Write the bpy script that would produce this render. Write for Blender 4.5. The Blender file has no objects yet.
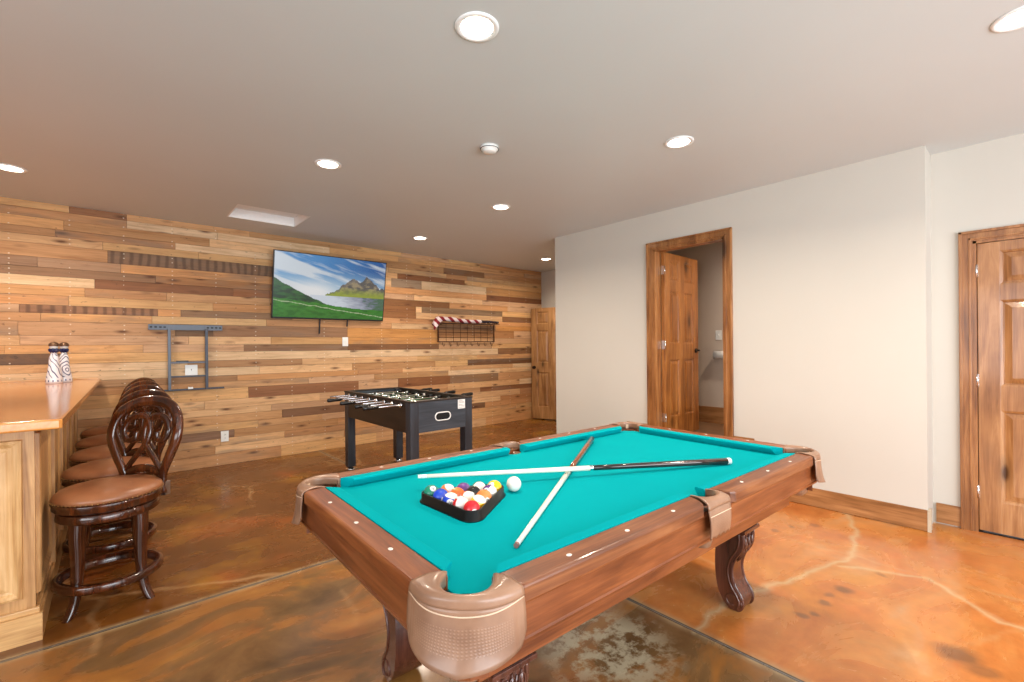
import bpy, bmesh, math, random
from mathutils import Vector, Matrix, noise
random.seed(7)
D = bpy.data
C = bpy.context.scene.collection
sc = bpy.context.scene
PI = math.pi

# ------------------------------------------------------------ camera, light, exposure
FX, FY = .6578, .7532
cam = D.cameras.new('camera'); cam.sensor_width = 36; cam.lens = 462/1024*36; cam.clip_start = .05
cam.shift_y = 5.4/1024
co = D.objects.new('camera', cam); C.objects.link(co)
fw = Vector((FX, FY, 0)); rt = Vector((FY, -FX, 0)); up = Vector((0, 0, 1))
M3 = Matrix((rt, up, -fw)).transposed().to_4x4()
co.matrix_world = Matrix.Translation((0, 0, 1.337)) @ M3 @ Matrix.Rotation(-math.atan(.0085), 4, 'Z')
sc.camera = co

world = D.worlds.new('world'); sc.world = world; world.use_nodes = True
wb = world.node_tree.nodes['Background']; wb.inputs[0].default_value = (.80, .90, 1, 1); wb.inputs[1].default_value = 1.6

def area(name, loc, rot, sx, sy, power, col):
    l = D.lights.new(name, 'AREA'); l.shape = 'RECTANGLE'; l.size = sx; l.size_y = sy; l.energy = power; l.color = col
    o = D.objects.new(name, l); C.objects.link(o); o.location = loc; o.rotation_euler = rot
    return o
DAY_REAR, DAY_SIDE, LAMP = 200, 60, 16
# daylight coming in through the glazing behind the camera and an assumed, unseen left window
area('daylight_rear', (1.0, -2.75, 1.45), (PI/2+.18, 0, 0), 5.2, 2.1, DAY_REAR, (.90, .96, 1))
area('daylight_left', (-3.35, .2, 1.5), (PI/2, 0, -PI/2), 3.2, 1.7, DAY_SIDE, (.95, .98, 1))
sc.view_settings.view_transform = 'Standard'; sc.view_settings.look = 'None'
sc.view_settings.gamma = 1; sc.view_settings.use_curve_mapping = False
sc.view_settings.exposure = .35

# ------------------------------------------------------------ helpers
def lin(c):
    return tuple(((v/255)/12.92 if v/255 <= .04045 else ((v/255+.055)/1.055)**2.4) for v in c)
def rgba(c): return (*lin(c), 1)

class N:
    """small node-tree writer"""
    def __init__(s, name):
        s.m = D.materials.new(name); s.m.use_nodes = True; s.t = s.m.node_tree
        s.b = s.t.nodes['Principled BSDF']; s.out = s.t.nodes['Material Output']
    def n(s, kind, **kw):
        x = s.t.nodes.new(kind)
        for k, v in kw.items(): setattr(x, k, v)
        return x
    def l(s, a, b): s.t.links.new(a, b)
    def put(s, sock, v):
        if isinstance(v, (int, float)): sock.default_value = v
        elif isinstance(v, tuple):
            sock.default_value = v if len(v) == len(sock.default_value) else (*v, 1)
        else: s.l(v, sock)
    def math(s, op, a, b=0, c=None, clamp=False):
        x = s.n('ShaderNodeMath', operation=op, use_clamp=clamp)
        s.put(x.inputs[0], a); s.put(x.inputs[1], b)
        if c is not None: s.put(x.inputs[2], c)
        return x.outputs[0]
    def vmath(s, op, a, b=None, scale=None):
        x = s.n('ShaderNodeVectorMath', operation=op)
        s.put(x.inputs[0], a)
        if b is not None: s.put(x.inputs[1], b)
        if scale is not None: s.put(x.inputs['Scale'], scale)
        return x.outputs[1] if op in ('LENGTH', 'DISTANCE', 'DOT_PRODUCT') else x.outputs[0]
    def obj(s): return s.n('ShaderNodeTexCoord').outputs['Object']
    def map(s, v, scale=(1, 1, 1), loc=(0, 0, 0)):
        x = s.n('ShaderNodeMapping'); s.put(x.inputs[0], v); x.inputs['Scale'].default_value = scale; x.inputs['Location'].default_value = loc
        return x.outputs[0]
    def noise(s, v, scale, detail=4, rough=.55, dist=0):
        x = s.n('ShaderNodeTexNoise'); s.put(x.inputs['Vector'], v)
        x.inputs['Scale'].default_value = scale; x.inputs['Detail'].default_value = detail
        x.inputs['Roughness'].default_value = rough; x.inputs['Distortion'].default_value = dist
        return x.outputs[0]
    def ramp(s, f, stops):
        x = s.n('ShaderNodeValToRGB'); s.put(x.inputs[0], f); e = x.color_ramp.elements
        while len(e) < len(stops): e.new(.5)
        for i, (p, c) in enumerate(stops):
            e[i].position = p; e[i].color = (*c[:3], 1) if not isinstance(c, (int, float)) else (c, c, c, 1)
        return x.outputs[0]
    def mix(s, f, a, b, mode='MIX'):
        x = s.n('ShaderNodeMix', data_type='RGBA', blend_type=mode)
        s.put(x.inputs[0], f); s.put(x.inputs[6], a); s.put(x.inputs[7], b)
        return x.outputs[2]
    def sep(s, v):
        x = s.n('ShaderNodeSeparateXYZ'); s.put(x.inputs[0], v); return x.outputs
    def bump(s, h, strength=.3, dist=.002):
        x = s.n('ShaderNodeBump'); s.put(x.inputs['Height'], h); x.inputs['Strength'].default_value = strength
        x.inputs['Distance'].default_value = dist; s.l(x.outputs[0], s.b.inputs['Normal'])
    def done(s, col=None, rough=.5, metal=0, coat=0, spec=None, coat_rough=.1):
        if col is not None: s.put(s.b.inputs['Base Color'], col)
        s.put(s.b.inputs['Roughness'], rough); s.b.inputs['Metallic'].default_value = metal
        s.b.inputs['Coat Weight'].default_value = coat; s.b.inputs['Coat Roughness'].default_value = coat_rough
        if spec is not None: s.b.inputs['Specular IOR Level'].default_value = spec
        return s.m

def plain(name, c, rough=.5, metal=0, coat=0, var=.06, nscale=30, spec=None):
    k = N(name); v = k.noise(k.obj(), nscale, 3)
    c = lin(c); a = tuple(x*(1-var) for x in c); b = tuple(min(1, x*(1+var)) for x in c)
    return k.done(k.ramp(v, [(.3, a), (.7, b)]), rough, metal, coat, spec)

def wood(name, dark, mid, light, axis='x', rough=.4, coat=0, scale=1, knots=0, bump=.12, spec=None, coat_rough=.1):
    k = N(name); o = k.obj()
    g = {'x': (1.2, 14, 14), 'y': (14, 1.2, 14), 'z': (14, 14, 1.2)}[axis]
    f = {'x': (5, 120, 120), 'y': (120, 5, 120), 'z': (120, 120, 5)}[axis]
    g = tuple(v*scale for v in g); f = tuple(v*scale for v in f)
    warp = k.noise(o, 3*scale, 3)
    big = k.noise(k.map(o, g), 1, 4, .6, 1.2)
    fine = k.noise(k.map(o, f), 1, 3, .6)
    mixv = k.math('ADD', k.math('MULTIPLY', big, .75), k.math('MULTIPLY', fine, .25))
    mixv = k.math('ADD', mixv, k.math('MULTIPLY', k.math('SUBTRACT', warp, .5), .25))
    col = k.ramp(mixv, [(.32, lin(dark)), (.5, lin(mid)), (.68, lin(light))])
    if knots:
        kk = tuple(v*knots for v in {'x': (2.2, 5.5, 5.5), 'y': (5.5, 2.2, 5.5), 'z': (5.5, 5.5, 2.2)}[axis])
        x = k.n('ShaderNodeTexVoronoi'); k.put(x.inputs['Vector'], k.map(o, kk)); x.inputs['Scale'].default_value = 1
        m = k.ramp(x.outputs['Distance'], [(.0, 1.), (.08, 1.), (.15, .4), (.3, 0.)])
        col = k.mix(m, col, tuple(v*.38 for v in lin(dark)))
    k.bump(fine, bump, .001)
    return k.done(col, rough, 0, coat, spec, coat_rough)

class MB:
    def __init__(s): s.b = bmesh.new()
    def box(s, x0, x1, y0, y1, z0, z1, bev=0, mat=None):
        if x0 > x1: x0, x1 = x1, x0
        if y0 > y1: y0, y1 = y1, y0
        vs = [s.b.verts.new(v) for v in [(x, y, z) for z in (z0, z1) for y in (y0, y1) for x in (x0, x1)]]
        fs = [s.b.faces.new([vs[i] for i in q]) for q in [(0, 2, 3, 1), (4, 5, 7, 6), (0, 1, 5, 4), (2, 6, 7, 3), (0, 4, 6, 2), (1, 3, 7, 5)]]
        if bev: bmesh.ops.bevel(s.b, geom=list({e for f in fs for e in f.edges}), offset=bev, segments=2, profile=.6, affect='EDGES')
        if mat is not None: bmesh.ops.transform(s.b, matrix=mat, verts=[v for v in vs if v.is_valid])
        return s
    def ring(s, pts): return [s.b.verts.new(p) for p in pts]
    def loft(s, rings, close=True, caps=True, smooth=True):
        R = [s.ring(r) for r in rings]; n = len(R[0])
        for a, b in zip(R, R[1:]):
            for i in range(n if close else n-1):
                f = s.b.faces.new([a[i], a[(i+1) % n], b[(i+1) % n], b[i]]); f.smooth = smooth
        if caps and close:
            s.b.faces.new(R[0][::-1]); s.b.faces.new(R[-1])
        return s
    def tube(s, path, r, seg=10, closed=False, flat=1.0, caps=True):
        P = [Vector(p) for p in path]; n = len(P); rings = []
        rr = r if isinstance(r, (list, tuple)) else [r]*n
        ref = None
        for i, p in enumerate(P):
            if closed: t = P[(i+1) % n]-P[i-1]
            else: t = P[min(i+1, n-1)]-P[max(i-1, 0)]
            t.normalize()
            if ref is None:
                ref = Vector((0, 0, 1)) if abs(t.z) < .9 else Vector((1, 0, 0))
            a = (ref - t*ref.dot(t)).normalized(); b = t.cross(a); ref = a
            rings.append([p + (a*math.cos(2*PI*k/seg)*flat + b*math.sin(2*PI*k/seg))*rr[i] for k in range(seg)])
        if closed: rings.append(rings[0])
        if closed:
            R = [s.ring(q) for q in rings[:-1]]; R.append(R[0])
            for a, b in zip(R, R[1:]):
                for i in range(seg):
                    f = s.b.faces.new([a[i], a[(i+1) % seg], b[(i+1) % seg], b[i]]); f.smooth = True
        else: s.loft(rings, caps=caps)
        return s
    def lathe(s, prof, c=(0, 0, 0), seg=32, sx=1, sy=1):
        rings = [[(c[0]+r*sx*math.cos(2*PI*k/seg), c[1]+r*sy*math.sin(2*PI*k/seg), c[2]+z) for k in range(seg)] for r, z in prof]
        return s.loft(rings)
    def cyl(s, p0, p1, r, seg=16, r2=None):
        p0, p1 = Vector(p0), Vector(p1); t = (p1-p0).normalized()
        ref = Vector((0, 0, 1)) if abs(t.z) < .9 else Vector((1, 0, 0))
        a = (ref-t*ref.dot(t)).normalized(); b = t.cross(a); r2 = r if r2 is None else r2
        return s.loft([[p + (a*math.cos(2*PI*k/seg)+b*math.sin(2*PI*k/seg))*q for k in range(seg)] for p, q in ((p0, r), (p1, r2))])
    def prism(s, pts, fn, d0, d1, bev=0):
        """pts: 2-D outline; fn(u,v,d) -> 3-D"""
        a = [s.b.verts.new(fn(u, v, d0)) for u, v in pts]; b = [s.b.verts.new(fn(u, v, d1)) for u, v in pts]; n = len(pts)
        fs = [s.b.faces.new(a[::-1]), s.b.faces.new(b)]
        sd = [s.b.faces.new([a[i], a[(i+1) % n], b[(i+1) % n], b[i]]) for i in range(n)]
        if bev:
            ed = list({e for f in fs for e in f.edges})
            bmesh.ops.bevel(s.b, geom=ed, offset=bev, segments=3, profile=.5, affect='EDGES')
        return s
    def grid(s, f, nu, nv, smooth=True):
        V = [[s.b.verts.new(f(i/nu, j/nv)) for i in range(nu+1)] for j in range(nv+1)]
        for j in range(nv):
            for i in range(nu):
                q = s.b.faces.new([V[j][i], V[j][i+1], V[j+1][i+1], V[j+1][i]]); q.smooth = smooth
        return s
    def sphere(s, c, r, u=24, v=14):
        m = Matrix.Translation(c) @ Matrix.Scale(r, 4)
        q = bmesh.ops.create_uvsphere(s.b, u_segments=u, v_segments=v, radius=1, matrix=m)
        for x in q['verts']:
            for f in x.link_faces: f.smooth = True
        return s
    def build(s, name, mat, parent=None, smooth=None, solid=0, sub=0, auto=None):
        me = D.meshes.new(name)
        bmesh.ops.recalc_face_normals(s.b, faces=s.b.faces)
        s.b.to_mesh(me); s.b.free()
        if smooth: 
            for p in me.polygons: p.use_smooth = True
        for m in (mat if isinstance(mat, list) else [mat]): me.materials.append(m)
        o = D.objects.new(name, me); C.objects.link(o)
        if parent is not None: o.parent = parent
        if solid:
            q = o.modifiers.new('solid', 'SOLIDIFY'); q.thickness = solid; q.offset = 0
        if sub:
            q = o.modifiers.new('sub', 'SUBSURF'); q.levels = sub; q.render_levels = sub
        return o

def tag(o, label=None, cat=None, group=None, kind=None):
    if label: o['label'] = label
    if cat: o['category'] = cat
    if group: o['group'] = group
    if kind: o['kind'] = kind
    return o
def empty(name, loc=(0, 0, 0), rz=0):
    o = D.objects.new(name, None); C.objects.link(o); o.location = loc; o.rotation_euler = (0, 0, rz); o.empty_display_size = .1
    return o
def struct(o, label): return tag(o, label, None, None, 'structure')
def copy_tree(o, parent=None):
    kids = list(o.children)
    c = o.copy(); C.objects.link(c)
    if parent is not None: c.parent = parent
    for ch in kids: copy_tree(ch, c)
    return c

# ------------------------------------------------------------ dimensions of the room
HT = 2.737; YB = 6.23; XW = 4.37; XR = 4.625; XE = 6.17
XL = -3.5; YN = -2.9

# ------------------------------------------------------------ materials
M = {}
def wall_paint(name, c, rough=.75):
    k = N(name); o = k.obj(); v = k.noise(o, 1.2, 2); c = lin(c)
    k.bump(k.noise(o, 180, 3), .08, .001)
    return k.done(k.ramp(v, [(.3, tuple(x*.97 for x in c)), (.7, c)]), rough)
M['wall'] = wall_paint('cream_wall_paint', (203, 197, 187))
M['wall_beige'] = wall_paint('beige_wall_paint', (200, 184, 170))  # beige-pink paint of the small room
M['ceiling'] = wall_paint('ceiling_paint', (209, 212, 212), .5)
M['white'] = plain('white_plastic', (238, 238, 235), .35, var=.02)
M['white_paint'] = plain('white_paint', (242, 242, 242), .5, var=.02)
M['steel'] = plain('brushed_steel', (190, 190, 192), .3, 1, var=.05)
M['chrome'] = plain('chrome', (225, 225, 228), .12, 1, var=.02)
M['black_metal'] = plain('black_metal', (30, 30, 33), .4, var=.1)
M['mount_metal'] = plain('grey_mount_metal', (92, 96, 104), .45, .5, var=.05)
M['mount_dark'] = plain('dark_mount_metal', (70, 72, 80), .45, .5, var=.05)
M['black_plastic'] = plain('black_plastic', (14, 15, 17), .3, var=.1)
M['bronze'] = plain('dark_bronze', (38, 30, 26), .4, .7)
M['dark'] = plain('dark_void', (12, 11, 11), .8)
M['trim'] = wood('stained_trim_wood', (118, 74, 38), (158, 108, 64), (186, 134, 86), 'y', .4, .15)
M['trim_z'] = wood('stained_casing_wood', (104, 60, 27), (150, 97, 52), (182, 127, 76), 'z', .38, .2, knots=.6)
M['trim_end'] = plain('pale_trim_end', (196, 182, 160), .5)
M['door'] = wood('knotty_alder_door', (122, 74, 34), (160, 108, 62), (188, 138, 90), 'z', .33, .3, knots=.9)
M['door_far'] = wood('knotty_alder_door_far', (128, 84, 44), (168, 122, 74), (196, 150, 100), 'z', .4, .15, knots=1.1)
M['door_mid'] = wood('knotty_alder_door_amber', (112, 62, 22), (158, 98, 44), (190, 128, 66), 'z', .33, .25, knots=.8)

# ------- floor: acid-stained concrete cast in slabs
def floor_material():
    k = N('acid_stained_concrete'); o = k.obj(); X, Y, Z = k.sep(o)
    n1 = k.noise(o, .9, 5, .6, .6); n2 = k.noise(k.map(o, (1, 1.9, 1), (7, 3, 0)), 1.7, 6, .62, .8)
    n3 = k.noise(k.map(o, (1, 1, 1), (2, 9, 0)), 9, 5, .6); n4 = k.noise(k.map(o, (1, 1, 1), (12, 5, 0)), .55, 3)
    # three slabs; each tint mixes its stain with painted light level
    right = k.ramp(k.math('ADD', k.math('MULTIPLY', n2, .65), k.math('MULTIPLY', n1, .35)),
                   [(.32, lin((168, 92, 40))), (.45, lin((190, 114, 54))), (.55, lin((198, 130, 68))), (.68, lin((198, 150, 108)))])
    back = k.ramp(k.math('ADD', k.math('MULTIPLY', n1, .7), k.math('MULTIPLY', n2, .3)),
                  [(.3, lin((84, 46, 14))), (.48, lin((104, 60, 20))), (.7, lin((128, 80, 30)))])
    near = k.ramp(k.math('ADD', k.math('MULTIPLY', n2, .75), k.math('MULTIPLY', n4, .25)),
                  [(.34, lin((92, 66, 40))), (.46, lin((118, 86, 52))), (.54, lin((148, 96, 46))), (.62, lin((162, 112, 54))), (.74, lin((142, 114, 82)))])
    sx = k.math('GREATER_THAN', X, 2.057); sy = k.math('GREATER_THAN', Y, 2.945)
    col = k.mix(sx, near, right); col = k.mix(sy, col, back)
    # reddish and yellow clouds
    col = k.mix(k.ramp(k.noise(k.map(o, (1, 1, 1), (31, 2, 0)), 1.6, 4), [(.56, 0.), (.74, .45)]), col, lin((182, 86, 32)))
    col = k.mix(k.ramp(k.noise(k.map(o, (1, 1, 1), (3, 22, 0)), 1.3, 4), [(.55, 0.), (.75, .5)]), col, lin((202, 146, 40)))
    col = k.mix(k.ramp(n3, [(.35, .22), (.65, 0.)]), col, tuple(v*.45 for v in lin((120, 70, 30))))
    # warped coordinates for cracks and stains
    w = k.n('ShaderNodeTexNoise'); k.put(w.inputs['Vector'], o); w.inputs['Scale'].default_value = 5; w.inputs['Detail'].default_value = 5
    wv = k.vmath('SCALE', k.vmath('SUBTRACT', w.outputs['Color'], (.5, .5, .5)), scale=.13)
    wv = k.vmath('MULTIPLY', wv, (1, 1, 0)); p = k.vmath('ADD', o, wv)
    def seg(a, b, pp=p):
        a = Vector((*a, 0)); b = Vector((*b, 0)); ba = b-a
        pa = k.vmath('SUBTRACT', pp, tuple(a))
        t = k.math('DIVIDE', k.vmath('DOT_PRODUCT', pa, tuple(ba)), ba.length_squared, clamp=True)
        return k.vmath('LENGTH', k.vmath('SUBTRACT', pa, k.vmath('SCALE', tuple(ba), scale=t)))
    def chain(pts):
        d = None
        for a, b in zip(pts, pts[1:]):
            s = seg(a, b); d = s if d is None else k.math('MINIMUM', d, s)
        return d
    cr = k.math('MINIMUM', chain([(2.06, 1.06), (2.35, 1.08), (2.75, .99), (3.07, .91), (3.4, .80), (3.95, .85), (4.36, 1.02)]),
                chain([(3.3, .78), (3.5, .45), (3.2, .12), (3.3, -.4)]))
    col = k.mix(k.ramp(cr, [(.003, .6), (.012, .3), (.03, 0.)]), col, lin((196, 172, 132)))
    vor = k.n('ShaderNodeTexVoronoi', feature='DISTANCE_TO_EDGE'); k.put(vor.inputs['Vector'], p); vor.inputs['Scale'].default_value = .9
    col = k.mix(k.math('MULTIPLY', k.ramp(vor.outputs['Distance'], [(.004, .45), (.02, 0.)]), k.ramp(n1, [(.45, 0.), (.6, 1.)])), col, lin((190, 150, 105)))
    # dark drips and one brown blotch
    for q, r, st in [((2.56, .79), .035, .7), ((2.63, .745), .03, .7), ((2.76, .74), .035, .7), ((2.88, .735), .03, .6), ((3.0, .71), .045, .75), ((2.74, .24), .085, .8), ((3.35, .62), .03, .5), ((3.6, 1.25), .03, .6), ((3.75, 1.2), .03, .6), ((3.9, 1.12), .035, .5), ((2.66, .16), .06, .6)]:
        d = k.vmath('LENGTH', k.vmath('SUBTRACT', p, (*q, 0)))
        col = k.mix(k.ramp(d, [(r*.5, st), (r*1.15, 0.)]), col, lin((108, 72, 46)))
    # pale worn patch under the table
    d = k.vmath('LENGTH', k.vmath('MULTIPLY', k.vmath('SUBTRACT', p, (1.66, 1.27, 0)), (1, 1.0, 0)))
    pale = k.math('MULTIPLY', k.ramp(d, [(.16, 1.), (.34, 0.)]), k.ramp(k.noise(o, 11, 6, .7), [(.45, 0.), (.55, .85)]))
    col = k.mix(pale, col, lin((186, 170, 140)))
    # saw cuts between the slabs
    wy = k.math('ADD', Y, k.math('MULTIPLY', k.math('SUBTRACT', n3, .5), .006))
    jy = k.math('ABSOLUTE', k.math('SUBTRACT', wy, 2.945))
    jx0 = k.math('ABSOLUTE', k.math('SUBTRACT', X, 2.057))
    j = k.math('MINIMUM', jx0, jy)
    halo = k.ramp(j, [(.012, .75), (.028, .3), (.05, 0.)])
    col = k.mix(k.math('MULTIPLY', halo, k.ramp(n3, [(.35, .3), (.6, 1.)])), col, lin((170, 148, 112)))
    col = k.mix(k.ramp(j, [(.008, 1.), (.0125, 0.)]), col, lin((66, 58, 54)))
    col = k.mix(k.ramp(j, [(.002, .8), (.004, 0.)]), col, lin((150, 140, 128)))
    k.bump(k.ramp(j, [(.003, 0.), (.012, 1.)]), .5, .004)
    return k.done(col, k.ramp(n2, [(.3, .2), (.7, .34)]), 0, .12, .5)
M['floor'] = floor_material()
f = MB().box(XL, XE+.1, YN, YB+.1, -.1, 0).build('floor', M['floor']); struct(f, 'acid-stained orange brown concrete floor with dark saw cuts')

# ------- ceiling with the recessed hatch
b = MB(); hx0, hx1, hy0, hy1 = .95, 1.63, 5.10, 5.66
b.box(XL, hx0, YN, YB+.1, HT, HT+.12); b.box(hx1, XE+.1, YN, YB+.1, HT, HT+.12)
b.box(hx0, hx1, YN, hy0, HT, HT+.12); b.box(hx0, hx1, hy1, YB+.1, HT, HT+.12)
struct(b.build('ceiling', M['ceiling']), 'smooth taupe ceiling')
h = empty('ceiling_hatch', ((hx0+hx1)/2, (hy0+hy1)/2, HT)); tag(h, 'white recessed rectangular access hatch in the ceiling near the plank wall', 'hatch')
w2, d2 = (hx1-hx0)/2, (hy1-hy0)/2
MB().box(-w2, w2, -d2, d2, .10, .12).build('hatch_panel', M['white_paint'], h)
b = MB(); t = .012
b.box(-w2, w2, d2-t, d2, 0, .10); b.box(-w2, w2, -d2, -d2+t, 0, .10); b.box(-w2, -w2+t, -d2+t, d2-t, 0, .10); b.box(w2-t, w2, -d2+t, d2-t, 0, .10)
b.build('hatch_frame', M['white_paint'], h)

# ------- reclaimed plank wall
def plank_material():
    k = N('reclaimed_planks'); o = k.obj()
    a = k.n('ShaderNodeVertexColor', layer_name='plank').outputs[0]
    r = k.n('ShaderNodeVertexColor', layer_name='plank_seed').outputs[0]; R, G, B = k.sep(r)
    off = k.vmath('SCALE', r, scale=40); p = k.vmath('ADD', o, off)
    g = k.noise(k.map(p, (1.3, 1, 22)), 1, 5, .65, .8); fine = k.noise(k.map(p, (6, 1, 150)), 1, 3)
    col = k.mix(1, a, k.ramp(g, [(.26, (.62, .54, .46)), (.42, (.9, .87, .83)), (.55, (1, 1, 1)), (.74, (1.14, 1.12, 1.06))]), 'MULTIPLY')
    col = k.mix(1, col, k.ramp(fine, [(.3, (.88, .86, .84)), (.6, (1, 1, 1))]), 'MULTIPLY')
    # knots
    v = k.n('ShaderNodeTexVoronoi'); k.put(v.inputs['Vector'], k.map(p, (2.6, 1, 9))); v.inputs['Scale'].default_value = 1
    col = k.mix(k.ramp(v.outputs['Distance'], [(.05, .9), (.12, .45), (.22, 0.)]), col, lin((88, 48, 26)))
    blot = k.noise(k.map(p, (2.2, 1, 7)), 1, 5, .7, 1.5)
    col = k.mix(k.ramp(blot, [(.54, 0.), (.7, .35)]), col, lin((162, 110, 68)))
    col = k.mix(k.ramp(k.noise(k.map(p, (16, 1, 30)), 1, 3, .7), [(.66, 0.), (.72, .6)]), col, lin((70, 48, 36)))
    # grey weathering and saw marks on some boards
    wz = k.math('MULTIPLY', k.ramp(k.noise(k.map(p, (2, 1, 10)), 1, 4), [(.48, 0.), (.68, .5)]), k.math('GREATER_THAN', G, .38))
    col = k.mix(wz, col, lin((128, 112, 98)))
    sw = k.n('ShaderNodeTexWave', wave_type='BANDS', bands_direction='X'); k.put(sw.inputs['Vector'], p); sw.inputs['Scale'].default_value = 4.2; sw.inputs['Distortion'].default_value = 2.5
    col = k.mix(k.math('MULTIPLY', k.math('MULTIPLY', k.ramp(sw.outputs[0], [(.4, 0.), (.9, 1.)]), k.math('GREATER_THAN', B, .93)), .55), col, tuple(x*.4 for x in lin((110, 80, 60))))
    # bright nail heads in columns on the studs
    X, Y, Z = k.sep(o)
    fx = k.math('ABSOLUTE', k.math('SUBTRACT', k.math('FRACT', k.math('DIVIDE', k.math('ADD', X, .883), .403)), .5))
    fz = k.math('ABSOLUTE', k.math('SUBTRACT', k.math('FRACT', k.math('DIVIDE', Z, .046)), .5))
    nl = k.math('MULTIPLY', k.math('LESS_THAN', fx, .014), k.math('LESS_THAN', fz, .10))
    nl = k.math('MULTIPLY', nl, k.math('GREATER_THAN', k.noise(k.map(o, (1, 1, 1)), 14, 2), .5))
    col = k.mix(k.math('MULTIPLY', nl, .7), col, lin((235, 225, 205)))
    k.bump(g, .2, .002)
    return k.done(col, .62, spec=.35)
M['planks'] = plank_material()
light_tones = [(206, 160, 112), (196, 148, 100), (214, 170, 122), (186, 136, 90), (202, 150, 96), (192, 150, 112), (210, 176, 136), (178, 128, 84), (204, 158, 104), (196, 140, 88)]
mid_tones = [(176, 130, 84), (166, 122, 82), (178, 136, 96), (170, 118, 72)]
dark_tones = [(124, 90, 62), (138, 102, 72), (112, 82, 58), (132, 92, 58)]
# boards that can be told apart in the photo: (x0, x1, z, tone)
marks = [(.15, .95, 2.655, (226, 196, 160)), (-.28, .15, 2.68, (150, 104, 72)), (.0, 1.6, 2.26, (124, 96, 76), 1), (-.8, -.5, 2.17, (150, 116, 92)), (-.5, .1, 2.15, (168, 132, 104)),
         (-.1, 1.1, 2.02, (132, 84, 54)), (1.1, 1.5, 2.00, (150, 92, 54)), (-.62, .4, 1.73, (146, 104, 76), 1), (-.75, -.30, 1.30, (92, 74, 62)), (.55, .90, 1.50, (112, 84, 62)),
         (.35, 1.45, 1.64, (222, 182, 132)), (.60, 1.75, 1.70, (146, 112, 84)), (.1, .52, .62, (122, 92, 66)), (.48, 1.1, .38, (134, 102, 84)), (1.62, 2.9, .52, (126, 90, 66)), (1.25, 2.6, .87, (142, 92, 60)),
         (3.05, 4.05, 2.47, (220, 174, 120)), (4.45, 6.2, 2.47, (218, 178, 132)), (3.2, 4.4, 2.40, (128, 78, 46)), (4.85, 6.2, 2.20, (110, 62, 34)), (4.85, 6.2, 2.30, (190, 138, 84)),
         (3.1, 3.9, 1.67, (214, 176, 134)), (2.45, 3.9, 1.37, (112, 74, 46)), (1.95, 2.4, 1.53, (104, 74, 56)), (2.45, 3.9, 1.48, (206, 144, 76)), (4.45, 6.2, 1.07, (94, 58, 34)), (3.1, 4.8, .35, (112, 76, 50)),
         (4.7, 6.2, .62, (136, 84, 50)), (2.5, 3.5, 1.86, (136, 86, 48)), (5.2, 6.2, 1.77, (128, 82, 48)), (5.05, 6.2, 1.65, (206, 142, 76)), (1.5, 2.45, 1.42, (212, 164, 108)), (.9, 2.45, 1.55, (150, 110, 80)),
         (3.2, 4.1, .87, (128, 76, 42)), (4.1, 5.1, .80, (136, 98, 68)), (3.1, 3.6, 2.30, (150, 128, 108)), (3.6, 5.2, 1.92, (134, 106, 80)), (2.9, 4.1, 1.98, (124, 78, 44))]
bm = bmesh.new(); cl = bm.loops.layers.color.new('plank'); sl = bm.loops.layers.color.new('plank_seed')
z = 0; row = 0; rnd = random.Random(11)
hs = [.135, .085, .075, .095, .085, .10, .08, .095]
while z < HT-.001:
    hh = hs[row % len(hs)]*rnd.uniform(.92, 1.08)
    if HT-(z+hh) < .045: hh = HT-z
    zc = z+hh/2
    mk = sorted([m for m in marks if abs(m[2]-zc) <= hh*.52], key=lambda m: m[0])
    x = XL; segs = []
    cuts = []
    for m in mk:
        if cuts and m[0] < cuts[-1][1]: continue
        cuts.append((m[0], m[1], m[3]+((1,) if len(m) > 4 else ())))
    bounds = []; cur = XL
    for c0, c1, tone in cuts:
        while c0-cur > 1.9:
            L = rnd.uniform(.6, 1.6); bounds.append((cur, cur+L, None)); cur += L
        if c0-cur > .05: bounds.append((cur, c0, None))
        bounds.append((c0, c1, tuple(v*.8+w_*.2 for v, w_ in zip(tone, (186, 146, 104)))+tone[3:])); cur = c1
    while XE-cur > 1.9:
        L = rnd.uniform(.6, 1.7); bounds.append((cur, cur+L, None)); cur += L
    if XE-cur > .01: bounds.append((cur, XE, None))
    for x0, x1, tone in bounds:
        if tone is None:
            q = rnd.random(); tone = rnd.choice(light_tones if q < .86 else mid_tones if q < .97 else dark_tones)
            g_ = sum(tone)/3; ky = rnd.uniform(.98, 1.05)*1.07; tone = tuple(min(255, (g_+(v-g_)*.92)*ky) for v in tone)
        dy = rnd.uniform(0, .007)
        y0 = YB-.022-dy; g = .0012
        vs = [bm.verts.new(v) for v in [(xx, yy, zz) for zz in (z+g, z+hh-g) for yy in (y0, YB) for xx in (x0+g, min(x1, XE)-g)]]
        seed = (rnd.random(), rnd.random(), .99 if len(tone) > 3 else rnd.random()*.94, 1)
        for qd in [(0, 2, 3, 1), (4, 5, 7, 6), (0, 1, 5, 4), (0, 4, 6, 2), (1, 3, 7, 5)]:
            fc = bm.faces.new([vs[i] for i in qd])
            for lp in fc.loops: lp[cl] = (tone[0]/255, tone[1]/255, tone[2]/255, 1); lp[sl] = seed
    z += hh; row += 1
# dark backing sheet behind the gaps
me = D.meshes.new('wall_back'); bmesh.ops.recalc_face_normals(bm, faces=bm.faces); bm.to_mesh(me); bm.free()
me.materials.append(M['planks'])
wbk = D.objects.new('wall_back', me); C.objects.link(wbk); struct(wbk, 'wall clad in reclaimed pallet planks of mixed browns')
struct(MB().box(XL, XE+.1, YB, YB+.12, 0, HT).build('wall_back_core', M['dark']), 'wall core behind the planks')

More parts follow.
